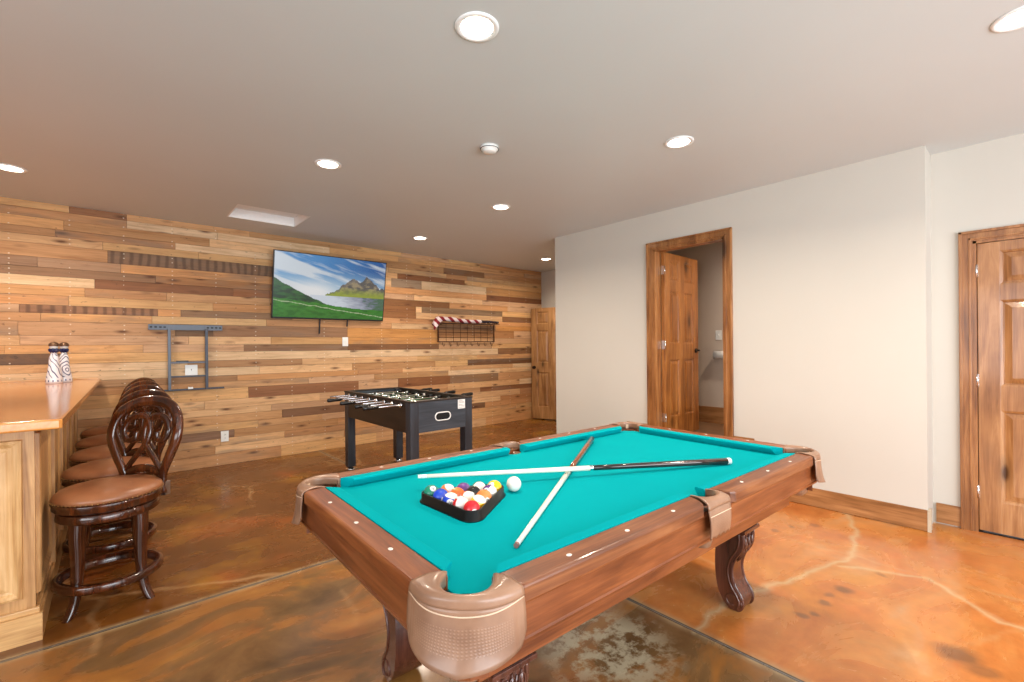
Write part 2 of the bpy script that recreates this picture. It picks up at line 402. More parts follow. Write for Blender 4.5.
# ------- white wall with the raised doorway
DZ0, DZ1 = .32, 2.35; DY0, DY1 = 1.955, 2.705
b = MB()
b.box(XW, XW+.11, DY1, 4.14, 0, HT); b.box(XW, XW+.11, .535, DY0, 0, HT)
b.box(XW, XW+.11, DY0, DY1, 0, DZ0); b.box(XW, XW+.11, DY0, DY1, DZ1, HT)
b.box(XW+.11, XR+.15, .535, .80, 0, HT)
struct(b.build('wall_right', M['wall']), 'plain cream wall with a raised doorway')
RD0, RD1, RZ = -.49, .315, 2.055
b = MB()
b.box(XR, XR+.15, RD1, .535, 0, HT); b.box(XR, XR+.15, YN, RD0, 0, HT); b.box(XR, XR+.15, RD0, RD1, RZ, HT)
struct(b.build('wall_right_recess', M['wall']), 'cream wall set back beside the closed door')
struct(MB().box(XW+.11, XE, 4.02, 4.14, 0, HT).build('wall_return', M['wall']), 'end face of the cream wall block')
b = MB(); b.box(XE, XE+.12, 5.42, YB, 2.05, HT); b.box(XE, XE+.12, 4.02, 5.42, 0, HT); b.box(XE+.12, XE+.16, 5.3, YB+.1, 0, HT)
struct(b.build('wall_end', M['wall']), 'short cream wall over the far door')

# room behind the camera (never in the frame, closes the light)
b = MB()
b.box(XL, -1.7, YN-.12, YN, 0, HT); b.box(3.7, XR+.15, YN-.12, YN, 0, HT); b.box(-1.7, 3.7, YN-.12, YN, 2.5, HT); b.box(-1.7, 3.7, YN-.12, YN, 0, .35)
struct(b.build('wall_front', M['wall']), 'cream wall with wide glazing')
b = MB()
b.box(XL-.12, XL, YN, -1.5, 0, HT); b.box(XL-.12, XL, 1.9, YB, 0, HT); b.box(XL-.12, XL, -1.5, 1.9, 2.4, HT); b.box(XL-.12, XL, -1.5, 1.9, 0, .6)
struct(b.build('wall_left', M['wall']), 'cream side wall with a window')
b = MB()
for x in (-1.7, .06, 1.84, 3.62): b.box(x, x+.08, YN-.1, YN-.02, .35, 2.5)
b.box(-1.7, 3.7, YN-.1, YN-.02, .35, .43); b.box(-1.7, 3.7, YN-.1, YN-.02, 2.42, 2.5)
struct(b.build('window_1', M['white_paint']), 'white window frame')
b = MB()
for y in (-1.5, .16, 1.82): b.box(XL-.1, XL-.02, y, y+.08, .6, 2.4)
b.box(XL-.1, XL-.02, -1.5, 1.9, .6, .68); b.box(XL-.1, XL-.02, -1.5, 1.9, 2.32, 2.4)
struct(b.build('window_2', M['white_paint']), 'white window frame')

# ------- baseboards
def baseboard(name, x0, x1, y0, y1, z0, z1, label='stained wooden baseboard'):
    b = MB(); b.box(x0, x1, y0, y1, z0, z1-.012)
    # eased top edge
    if abs(x1-x0) < abs(y1-y0): b.box(x0+.004, x1, y0, y1, z1-.012, z1)
    else: b.box(x0, x1, y0+.004, y1, z1-.012, z1)
    return struct(b.build(name, M['trim']), label)
baseboard('baseboard_right', XW-.016, XW, .535, 1.75, .004, .150)
struct(MB().box(XW-.018, XW+.0, .515, .5345, 0, .152).box(XW, XW+.06, .519, .5345, 0, .152).build('trim_1', M['trim_end']), 'pale end piece of the baseboard at the wall corner')
baseboard('baseboard_recess', XR-.016, XR, .386, .517, .012, .152)
baseboard('baseboard_landing', XW-.016, XW, 1.70, DY0-.068, .32, .49, 'stained wooden baseboard above the raised landing')
baseboard('baseboard_landing_far', XW-.016, XW, DY1+.068, 3.05, .32, .49, 'stained wooden baseboard beyond the raised doorway')
baseboard('baseboard_right_far', XW-.016, XW, 3.05, 4.14, 0, .15)
# landing in front of the raised doorway: two steps
b = MB(); b.box(3.72, XW, 1.75, 3.02, 0, .32); b.box(3.44, 3.72, 1.75, 3.02, 0, .16)
struct(b.build('trim_2', M['trim']), 'two wooden steps up to the raised doorway')

# ------- door casings
def casing(name, x, y0, y1, z0, z1, w=.07, t=.02, depth=.16, label='', left_w=None):
    """moulded frame round an opening in a wall facing -X"""
    b = MB()
    for (a, bb, c, d) in ((y0-w, y0, z0, z1+w), (y1, y1+w, z0, z1+w), (y0, y1, z1, z1+w)):
        b.box(x-t*.6, x, a, bb, c, d)
    for (a, bb, c, d) in ((y0-w, y0-w+.018, z0, z1+w), (y1+w-.018, y1+w, z0, z1+w), (y0-w, y1+w, z1+w-.018, z1+w)):
        b.box(x-t*1.3, x-t*.6, a, bb, c, d, .003)
    for (a, bb, c, d) in ((y0-.022, y0-.008, z0, z1+.022), (y1+.008, y1+.022, z0, z1+.022), (y0-.022, y1+.022, z1+.008, z1+.022)):
        b.box(x-t, x-t*.6, a, bb, c, d, .003)
    # door stop behind the leaf
    if name == 'trim_4': b.box(x+.047, x+.06, y0+.018, y0+.032, z0, z1-.018); b.box(x+.047, x+.06, y1-.040, y1-.018, z0, z1-.018); b.box(x+.047, x+.06, y0+.018, y1-.018, z1-.034, z1-.018)
    # jamb lining
    b.box(x-.004, x+depth, y0-.001, y0+.018, z0, z1); b.box(x-.004, x+depth, y1-.018, y1+.001, z0, z1); b.box(x-.004, x+depth, y0, y1, z1-.018, z1+.001)
    return struct(b.build(name, M['trim_z']), label)
casing('trim_3', XW, DY0, DY1, DZ0, DZ1, .075, .02, .108, 'stained wooden casing round the open doorway')
casing('trim_4', XR, RD0, RD1, 0, RZ, .072, .02, .15, 'stained wooden casing round the closed door')

# ------- six-panel doors (leaf built in its own frame: hinge edge at u=0, width along +u, thickness along d)
def door_leaf(name, Wd, Hd, T, mat, label, loc, rz, hinges=(.22, 1.05, 1.82), knob='lever', z0=.0, kcol='bronze', hside=-1):
    """local x = width from hinge, local y = thickness, local z = up"""
    root = MB(); st = .115*Wd/.8; mid = .105*Wd/.8
    xs = [0, st, (Wd-mid)/2, (Wd+mid)/2, Wd-st, Wd]
    zr = [z0, z0+.215, z0+.86, z0+1.03, z0+1.63, z0+1.74, z0+1.975, Hd]
    sc_ = (Hd-z0)/2.04
    zr = [z0+(v-z0)*sc_ for v in zr[:-1]]+[Hd]
    for a, c in ((xs[0], xs[1]), (xs[4], xs[5])): root.box(a, c, 0, T, z0, Hd, .003)
    for i in (0, 2, 4, 6): root.box(xs[1], xs[4], .001, T-.001, zr[i], zr[i+1])
    for i in (1, 3, 5): root.box(xs[2], xs[3], .001, T-.001, zr[i], zr[i+1])
    leaf = root.build(name, mat); leaf.location = loc; leaf.rotation_euler = (0, 0, rz)
    struct(leaf, label)
    for (a, c) in ((xs[1], xs[2]), (xs[3], xs[4])):
        for i in (1, 3, 5):
            p = MB(); z1, z2 = zr[i], zr[i+1]
            p.box(a, c, T*.36, T*.64, z1, z2)
            for s, (q0, q1) in ((0, (T*.12, T*.40)), (1, (T*.60, T*.88))):
                # sticking moulding round the panel and raised field with sloping shoulders
                def ringq(ins, y): return [(a+ins, y, z1+ins), (c-ins, y, z1+ins), (c-ins, y, z2-ins), (a+ins, y, z2-ins)]
                ya = q0 if s == 0 else q1; yb = T*.37 if s == 0 else T*.63; ye = .002 if s == 0 else T-.002
                p.loft([ringq(0, ye), ringq(.014, ye+(yb-ye)*.35), ringq(.018, yb)], caps=False, smooth=False)
                p.loft([ringq(.019, yb), ringq(.056, ya), ringq(.0561, ya)], caps=True, smooth=False)
            p.build('panel', mat, leaf)
    for hz in hinges:
        q = MB(); y = 0 if hside < 0 else T
        q.cyl((-.004, y+hside*.006, z0+hz-.045), (-.004, y+hside*.006, z0+hz+.045), .007, 10)
        q.box(-.004, .002, .003, T-.003, z0+hz-.045, z0+hz+.045)
        q.box(-.004, .004, y-.003, y+.003, z0+hz-.045, z0+hz+.045)
        hg = q.build('hinge', M['chrome'], leaf); hg['label'] = 'silver hinge'
    kx = Wd-.065; kz = z0+.93
    q = MB()
    for s, y in ((-1, 0), (1, T)):
        q.cyl((kx, y, kz), (kx, y+s*.010, kz), .027, 20); q.cyl((kx, y, kz), (kx, y+s*.05, kz), .009, 10)
        if knob == 'knob': q.sphere((kx, y+s*.055, kz), .026, 16, 10)
        else: q.tube([(kx, y+s*.048, kz), (kx-.04, y+s*.052, kz+.004), (kx-.10, y+s*.048, kz-.004)], .0085, 8)
    kb = q.build('door_knob' if knob == 'knob' else 'door_lever', M[kcol], leaf); kb['label'] = 'dark bronze door handle'
    return leaf
# closed door on the right
door_leaf('door_1', .763, 2.034, .04, M['door'], 'closed knotty wood six-panel door at the right edge', (XR+.006, RD1-.021, .0), -PI/2, (.27, 1.055, 1.83), 'knob', .014, 'bronze', -1)
struct(MB().box(XR, XR+.15, RD0, RD1, -.002, .008).build('trim_5', M['bronze']), 'dark door threshold')
# open door in the raised doorway, swung into the small room
door_leaf('door_2', .76, 2.335, .04, M['door_mid'], 'open six-panel wooden door in the raised doorway', (XW+.112, DY1-.020-.04, 0), math.radians(1.2), (.22, 1.0, 1.80), 'lever', .34, 'bronze', -1)
# far door standing open beside the plank wall
door_leaf('door_3', .80, 2.03, .04, M['door_far'], 'knotty wood six-panel door standing ajar at the far end of the plank wall', (6.16, 5.42, 0), math.radians(110), (.22, 1.05, 1.82), 'knob', .02, 'bronze', 1)

# ------- small room behind the raised doorway
BX = 5.92
k = N('brown_stone_tiles'); o = k.obj(); br = k.n('ShaderNodeTexBrick'); k.put(br.inputs['Vector'], o); br.offset = 0
br.inputs['Scale'].default_value = 3; br.inputs['Mortar Size'].default_value = .012; br.inputs['Row Height'].default_value = 1; br.inputs['Brick Width'].default_value = 1
nn = k.noise(o, 5, 5); br.inputs['Color1'].default_value = rgba((136, 100, 74)); br.inputs['Color2'].default_value = rgba((112, 82, 62)); br.inputs['Mortar'].default_value = rgba((150, 130, 110))
M['tiles'] = k.done(k.mix(.5, br.outputs[0], k.ramp(nn, [(.3, lin((96, 70, 52))), (.7, lin((158, 122, 90)))])), .3)
struct(MB().box(XW+.11, BX, .9, 3.6, .22, .32).build('floor_small_room', M['tiles']), 'brown tiled floor of the small room')
struct(MB().box(BX, BX+.1, .9, 3.6, .22, HT).build('wall_small_room_back', M['wall_beige']), 'beige wall inside the small room')
struct(MB().box(XW+.11, BX, .8, .9, .22, HT).build('wall_small_room_near', M['wall_beige']), 'beige side wall inside the small room')
struct(MB().box(XW+.11, BX, 3.6, 3.7, .22, HT).build('wall_small_room_far', M['wall_beige']), 'beige side wall inside the small room')
baseboard('baseboard_small_room', BX-.018, BX, .9, 3.6, .32, .53, 'stained wooden baseboard inside the small room')

# ------- small fixtures
def plate(name, loc, w, h, label, cat, kind='outlet', facing='y'):
    r = empty(name, loc, 0 if facing == 'y' else -PI/2); tag(r, label, cat)
    MB().box(-w/2, w/2, -.007, 0, -h/2, h/2, .003).build('cover_plate', M['white'], r)
    if kind == 'outlet':
        for s in (-1, 1):
            q = MB(); q.box(-.016, .016, -.010, -.006, s*.021-.014, s*.021+.014, .003); so = q.build('socket', M['white'], r)
            q = MB()
            for u in (-.006, .006): q.box(u-.0012, u+.0012, -.0108, -.0095, s*.021-.003, s*.021+.006)
            q.cyl((0, -.0108, s*.021-.008), (0, -.0095, s*.021-.008), .0022, 8); q.build('slots', M['dark'], so)
    elif kind == 'switch':
        MB().box(-.005, .005, -.018, -.006, -.010, .012, .002).build('toggle', M['white'], r)
    else:
        q = MB(); q.cyl((0, -.010, .0), (0, -.006, .0), .020, 20); q.build('socket', M['white'], r)
        q = MB(); q.box(-.004, .004, -.012, -.0095, .002, .012); q.box(-.002, .002, -.012, -.0095, -.004, .002); q.build('slots', M['dark'], r)
    return r
PF = YB-.029
plate('wall_outlet', (1.004, PF, .329), .078, .122, 'white wall outlet low on the plank wall', 'outlet')
plate('wall_plate', (2.415, PF, 1.42), .078, .122, 'white switch plate on the plank wall just below the television', 'switch', 'switch')
plate('wall_outlet', (.690, PF, 1.105), .115, .115, 'square white outlet framed by the empty grey wall mount', 'outlet', 'round')
plate('light_switch', (BX, 2.73, 1.46), .078, .122, 'white light switch inside the small room beyond the open door', 'switch', 'switch', 'x')
# white roll holder glimpsed in the small room
r = empty('paper_roll_holder', (BX, 2.62, 1.205)); tag(r, 'white rounded paper roll holder glimpsed through the open doorway', 'roll holder')
MB().cyl((-.075, -.13, 0), (-.075, .13, 0), .052, 24).build('paper_roll', M['white'], r)
q = MB(); q.box(-.012, 0, -.15, .15, -.03, .03, .004)
for s in (-1, 1): q.tube([(0, s*.14, 0), (-.05, s*.142, 0), (-.078, s*.142, 0), (-.078, s*.128, 0)], .007, 8)
q.build('bracket', M['steel'], r)

# ------- ceiling lights
def emit(name, col, st):
    k = N(name); k.b.inputs['Base Color'].default_value = (.9, .9, .9, 1)
    v = k.noise(k.obj(), 8, 1); k.b.inputs['Emission Color'].default_value = (*col, 1); k.put(k.b.inputs['Emission Strength'], k.math('ADD', k.math('MULTIPLY', v, .1), st)); return k.m
M['bulb'] = emit('warm_lamp_lens', (1, .86, .66), 12)
def downlight(x, y, label):
    r = empty('recessed_light', (x, y, HT)); tag(r, label, 'ceiling light', 'recessed ceiling lights')
    MB().lathe([(.070, -.001), (.072, -.005), (.086, -.007), (.096, -.004), (.097, -.0005), (.070, -.0005)], seg=40).build('trim_ring', M['white_paint'], r)
    MB().lathe([(.0705, -.0008), (.0705, -.0035), (.055, -.0055), (.02, -.0065), (.0, -.0066)][0:4], seg=36).build('lens', M['bulb'], r)
    l = D.lights.new('lamp', 'AREA'); l.shape = 'DISK'; l.size = .13; l.energy = LAMP; l.color = (1, .85, .69); l.spread = math.radians(150)
    o = D.objects.new('lamp', l); C.objects.link(o); o.parent = r; o.location = (0, 0, -.02)
    return r
for x, y, t in [(1.225, 1.618, 'large round recessed light above the table, nearest the top edge'),
                (2.972, .046, 'recessed light cut off at the top right corner of the photo'),
                (2.973, 1.635, 'recessed light in the ceiling in front of the cream wall'),
                (1.267, 3.562, 'recessed ceiling light to the left of the smoke detector, nearest the white hatch'),
                (-.56, 5.19, 'recessed light over the bar at the left edge of the photo'),
                (2.976, 3.558, 'recessed light left of the cream wall corner, larger of the two in line with it'),
                (3.017, 5.231, 'recessed light directly above the red and white flag'),
                (5.2, 1.7, 'unseen recessed light added to brighten the small room'),  # added lamp out of view, lifts the dark small room
                (5.304, 5.226, 'small recessed light in front of the far door')]:
    downlight(x, y, t)
r = empty('smoke_detector', (2.02, 2.535, HT)); tag(r, 'white round smoke detector on the ceiling', 'smoke detector')
MB().lathe([(.062, 0), (.064, -.012), (.060, -.020), (.050, -.022), (.048, -.034), (.034, -.042), (.001, -.044)], seg=36).build('cover', M['white'], r)
MB().lathe([(.0605, -.0155), (.0655, -.0155), (.0655, -.0185), (.0605, -.0185)], seg=36).build('vent_slot', M['black_plastic'], r)

# ------- television, tilted down on its bracket
def tv_colour(u, v):
    """u 0..1 left-right, v 0..1 bottom-top, the landscape on the screen"""
    def nz(x, y, s): return noise.noise(Vector((x*s, y*s, 3.3)))
    def fb(x, y, s): return noise.fractal(Vector((x*s, y*s, 1.7)), 1.0, 2.0, 5)
    sky = Vector((.07, .30, .66)).lerp(Vector((.01, .11, .38)), max(0, min(1, (u-.35)*1.6)))
    sky = sky.lerp(Vector((.45, .72, .88)), max(0, min(1, 1-(v-.35)*2.1)))
    c = fb(u*1.3+v*1.2, v*3.2+u*1.1, 2.2)*1.5+.36-(u-.3)*.6*(1 if v > .55 else .2)
    col = sky.lerp(Vector((.78, .84, .90)), max(0, min(.95, c*1.5)))
    glow = math.exp(-(((u-.33)/.22)**2+((v-.42)/.16)**2)); col = col.lerp(Vector((1, 1, 1)), min(1, glow*1.1))
    hor = .37
    # mountain range on the right
    pk = .40+.29*max(0, 1-abs(u-.69)/.19)**.8
    pk = max(pk, .38+.34*max(0, 1-abs(u-.82)/.21)**.85, .36+.20*max(0, 1-abs(u-.98)/.16), .38+.10*max(0, 1-abs(u-.56)/.14))
    pk += .035*nz(u, .2, 22)+.02*nz(u, .7, 60)
    if u > .43 and v < pk and v > hor-.02:
        s = fb(u*2, v*2, 9)
        g = max(0, min(1, (hor+.16-v)/.12+s*.3))
        col = Vector((.13, .12, .11)).lerp(Vector((.42, .33, .20)), max(0, min(1, .35+s*1.5))).lerp(Vector((.40, .48, .04)), g*.85)
        if v > pk-.05*(.6+s): col = col.lerp(Vector((.10, .11, .16)), .5)
    # lake with the reflection
    if v <= hor and u > .3:
        d = (hor-v); s = fb(u*3, v*9, 6)
        col = Vector((.78, .84, .92)).lerp(Vector((.22, .24, .34)), max(0, min(1, (u-.5)*3.2-d*1.5+s*.25)))
        if u > .78: col = col.lerp(Vector((.08, .18, .10)), max(0, min(1, (u-.78)*6+s)))
    # near hills
    e1 = .60-.95*u+.25*u*u+.02*nz(u, .1, 18)
    e2 = .30-.17*u+.012*nz(u, .4, 14)
    s = fb(u*2, v*4, 7)
    if v < max(e1, .0) and u < .62:
        col = Vector((.008, .05, .02)).lerp(Vector((.03, .17, .03)), max(0, min(1, .4+s)))
    if v < max(e2, .17):
        col = Vector((.02, .17, .015)).lerp(Vector((.07, .38, .02)), max(0, min(1, .45+s*1.2)))
        col = col.lerp(Vector((.02, .16, .03)), max(0, min(1, .4-v*1.5+s*.6)))
        if abs(v-(e2-.035-.05*u)) < .006: col = Vector((.5, .62, .35))
    return col
tv = empty('television', (2.215, 6.085, 2.115)); tv.rotation_euler = (math.radians(9.5), 0, 0)
tag(tv, 'flat screen television tilted down on the plank wall showing a mountain lake', 'television')
TW, TH = .722, .412
MB().box(-TW, TW, -.006, .035, -TH, TH, .004).build('body', M['black_plastic'], tv)
q = MB()
for a in ((-TW, TW, TH-.011, TH), (-TW, TW, -TH, -TH+.019), (-TW, -TW+.011, -TH, TH), (TW-.011, TW, -TH, TH)): q.box(a[0], a[1], -.010, -.004, a[2], a[3], .002)
q.box(-.02, .02, -.0115, -.0095, -TH+.006, -TH+.012)
q.build('bezel', M['black_plastic'], tv)
bm = bmesh.new(); cl = bm.loops.layers.float_color.new('picture'); NU, NV = 220, 124
V = [[bm.verts.new((-TW+.011+(2*TW-.022)*i/NU, -.0075, -TH+.019+(2*TH-.030)*j/NV)) for i in range(NU+1)] for j in range(NV+1)]
for j in range(NV):
    for i in range(NU):
        fc = bm.faces.new([V[j][i], V[j][i+1], V[j+1][i+1], V[j+1][i]]); c = tv_colour((i+.5)/NU, (j+.5)/NV)
        for lp in fc.loops: lp[cl] = (*[max(0, min(1, x)) for x in c], 1)
me = D.meshes.new('screen'); bm.to_mesh(me); bm.free()
k = N('tv_picture'); a = k.n('ShaderNodeVertexColor', layer_name='picture').outputs[0]
k.b.inputs['Base Color'].default_value = (.01, .01, .01, 1); k.put(k.b.inputs['Emission Color'], a); k.b.inputs['Emission Strength'].default_value = .50; k.b.inputs['Roughness'].default_value = .25
me.materials.append(k.m); so = D.objects.new('screen', me); C.objects.link(so); so.parent = tv; so['label'] = 'lit screen with a green mountain landscape'
q = MB(); q.box(-.30, .30, .034, .060, -.12, .12, .004); q.box(-.25, .25, .058, .098, -.04, .04)
q.build('wall_bracket', M['black_metal'], tv)
for x, zz in ((-.145, -.60), (.215, -.50)):
    q = MB(); q.box(x-.009, x+.009, .000, .006, zz, -.40); q.build('pull_strap', M['black_metal'], tv)

# ------- empty wall mount
r = empty('tv_wall_mount', (.66, YB-.03, 1.25)); tag(r, 'empty grey metal television wall mount with rungs on the plank wall', 'wall mount')
def mbox(nm, x0, x1, z0, z1, y0=-.03, y1=0, mat='mount_metal'):
    q = MB(); q.box(x0-.66, x1-.66, y0, y1, z0-1.25, z1-1.25, .002); return q.build(nm, M[mat], r)
tr = mbox('top_rail', .315, .985, 1.545, 1.605, -.026, -.012)
for x in (.338, .378, .418, .455, .845, .885, .925, .962): MB().box(x-.66-.011, x-.66+.011, -.0275, -.024, 1.568-1.25, 1.583-1.25, .001).build('slot', M['dark'], tr)
mbox('upright', .478, .505, .895, 1.56, -.055, -.026); mbox('upright', .815, .842, .895, 1.56, -.055, -.026, 'mount_dark')
mbox('rung', .50, .82, 1.182, 1.200, -.05, -.03); mbox('rung', .50, .82, 1.030, 1.048, -.05, -.03, 'mount_dark')
mbox('bottom_rail', .42, 1.00, .885, .903, -.026, -.006, 'mount_dark')
mbox('clip', .55, .66, 1.198, 1.213, -.055, -.03, 'black_metal')
mbox('clip', .655, .70, .898, .920, -.05, -.026, 'white')
mbox('standoff', .34, .37, 1.56, 1.59, -.012, 0); mbox('standoff', .93, .96, 1.56, 1.59, -.012, 0); mbox('standoff', .70, .72, .887, .90, -.006, 0)

# ------- wire rack with the flag on it
r = empty('wire_hook_rack', (4.43, YB-.03, 1.55)); tag(r, 'brown wire grid rack with hooks hanging on the plank wall', 'hook rack')
q = MB(); M['wire'] = plain('brown_wire', (84, 52, 36), .5, .5)
for i in range(9): x = -.55+i*1.10/8; q.cyl((x, -.02, -.13), (x, -.02, .16), .0035, 6)
for zz in (-.06, .02, .09): q.cyl((-.55, -.02, zz), (.55, -.02, zz), .0035, 6)
q.build('wire_grid', M['wire'], r)
q = MB()
for zz in (-.13, .16): q.cyl((-.57, -.02, zz), (.57, -.02, zz), .008, 8)
for x in (-.56, .56): q.cyl((x, -.02, -.13), (x, -.02, .16), .008, 8)
for x in (-.5, .5): q.cyl((x, -.02, .14), (x, .005, .14), .006, 8)
q.build('frame', M['wire'], r)
q = MB()
for zz in (-.0,): 
    q.box(-.58, .58, -.15, -.015, .155, .165, .002)
q.build('top_shelf', M['wire'], r)
for i in range(8):
    x = -.48+i*.137; q = MB()
    q.tube([(x, -.02, -.13), (x, -.026, -.17), (x, -.045, -.20), (x, -.07, -.195), (x, -.078, -.165)], .004, 6); q.build('hook', M['wire'], r)
# rolled flag, thick at the striped end and tapering to the blue end
k = N('flag_cloth'); o = k.obj(); X, Y, Z = k.sep(o)
st = k.math('FRACT', k.math('DIVIDE', k.math('ADD', k.math('ADD', X, k.math('MULTIPLY', Z, 1.1)), k.math('MULTIPLY', Y, -.6)), .155))
nf = k.noise(o, 9, 3); st = k.math('ADD', st, k.math('MULTIPLY', k.math('SUBTRACT', nf, .5), .25))
red = k.mix(k.ramp(st, [(.46, 0.), (.50, 1.)]), lin((132, 14, 30)), lin((226, 208, 208)))
blue = k.mix(k.ramp(k.noise(o, 42, 1), [(.66, 0.), (.70, 1.)]), lin((34, 14, 24)), lin((230, 225, 225)))
M['flag'] = k.done(k.mix(k.math('GREATER_THAN', X, .26), red, blue), .85)
fl = empty('rolled_flag', (4.38, YB-.125, 1.735)); tag(fl, 'rolled red and white striped flag with dark blue end lying on the wire rack', 'flag')
q = MB(); P = []; R = []
for i in range(33):
    u = i/32; x = -.62+1.25*u
    P.append((x, .012*math.sin(u*17), (.045 if u > .06 else .045-(.06-u)*1.6)*(1-.55*u)+.012*math.sin(u*9)*(1-u)-.012)); R.append((.050-.022*u)*(1+.10*math.sin(u*31)))
q.tube(P, R, 14, flat=.8); q.build('flag_roll', M['flag'], fl)
q = MB(); q.grid(lambda u, v: (-.66+.16*u, -.045-.012*math.sin(u*6), -.015+.06*(u)-.13*v*(1-u*.75)), 8, 6); q.build('flag_corner', M['flag'], fl, solid=.006)

# ------- bar
M['bar'] = wood('pale_oak_bar', (168, 118, 70), (208, 162, 106), (230, 190, 138), 'z', .38, .2, scale=1.3)
M['bar_h'] = wood('pale_oak_bar_rail', (168, 118, 70), (208, 162, 106), (230, 190, 138), 'x', .38, .2, scale=1.3)
M['bar_side'] = wood('pale_oak_bar_side', (150, 102, 58), (188, 140, 88), (212, 166, 112), 'z', .38, .2, scale=1.3)
M['bartop'] = wood('varnished_bar_top', (186, 112, 48), (206, 132, 62), (220, 150, 80), 'y', .16, .5, scale=.5, bump=.03)
bar = empty('bar_cabinet', (-.6, 4.6, 0)); tag(bar, 'oak panelled bar cabinet under the counter at the left edge', 'bar')
BX0, BX1, BY0, BY1 = -1.0, -.262, 3.075, 6.195
L = lambda x, y: (x+.6, y-4.6)
q = MB(); q.box(BX0+.6, BX1+.6, BY0-4.6, BY1-4.6, .0, 1.005); q.build('carcass', M['bar_side'], bar)
def fpanel(x0, x1, z0, z1, y, nm='front_panel'):
    """raised panel on the near face (facing -Y)"""
    q = MB(); m = .030
    def rg(i, d): return [(x0+i+.6, y-d-4.6, z0+i), (x1-i+.6, y-d-4.6, z0+i), (x1-i+.6, y-d-4.6, z1-i), (x0+i+.6, y-d-4.6, z1-i)]
    q.loft([rg(0, 0), rg(.004, .016), rg(.014, .020), rg(.026, .012), rg(.034, .004), rg(.045, .003), rg(.052, .006), rg(.085, .014), rg(.086, .014)], caps=True, smooth=False)
    return q.build(nm, M['bar'], bar)
fpanel(-.9, -.300, .20, .93, BY0)
def spanel(y0, y1, z0, z1, x, nm='side_panel'):
    q = MB()
    def rg(i, d): return [(x+d+.6, y0+i-4.6, z0+i), (x+d+.6, y1-i-4.6, z0+i), (x+d+.6, y1-i-4.6, z1-i), (x+d+.6, y0+i-4.6, z1-i)]
    q.loft([rg(0, 0), rg(.004, .014), rg(.014, .018), rg(.026, .010), rg(.034, .003), rg(.045, .002), rg(.052, .005), rg(.085, .012), rg(.086, .012)], caps=True, smooth=False)
    return q.build(nm, M['bar_side'], bar)
for i in range(5): spanel(3.10+i*.62, 3.10+i*.62+.53, .20, .95, BX1)
for i in range(6):
    q = MB(); y = 3.085+i*.62-(0 if i else 0)
    if i: q.box(BX1+.6, BX1+.6+.03, y-.042-4.6+.0, y-.0-4.6, .145, 1.0, .003)
    if i: q.build('pilaster', M['bar_side'], bar)
# base moulding with a stepped top
q = MB(); e = .024
q.box(BX0+.6, BX1+.6+e, BY0-4.6-e-.006, BY0-4.6, 0, .125); q.box(BX0+.6, BX1+.6+e*.6, BY0-4.6-e*.7, BY0-4.6, .125, .150, .004)
q.build('base_moulding', M['bar_h'], bar)
q = MB(); q.box(BX1+.6, BX1+.6+e, BY0-4.6, BY1-4.6, 0, .125); q.box(BX1+.6, BX1+.6+e*.6, BY0-4.6, BY1-4.6, .125, .150, .004)
q.build('base_moulding', M['bar_side'], bar)
q = MB(); q.box(BX0, BX1+.06, BY0-.24, BY0, .955, 1.008, .006); 
ct = empty('bar_counter', (-.55, 4.45, 1.008)); tag(ct, 'glossy varnished wooden counter top along the bar', 'counter top')
q.b.free()
q = MB(); q.prism([(-1.25, 2.70), (-.158, 2.70), (-.148, 2.71), (-.062, 6.20), (-1.25, 6.20)], lambda u, v, d: (u+.55, v-4.45, d), 0, .042, .008)
q.build('counter_slab', M['bartop'], ct)
q = MB(); q.box(-1.25+.55, -.08+.55, 6.165-4.45, 6.20-4.45, .042, .060, .003); q.build('back_strip', M['bar_h'], ct)

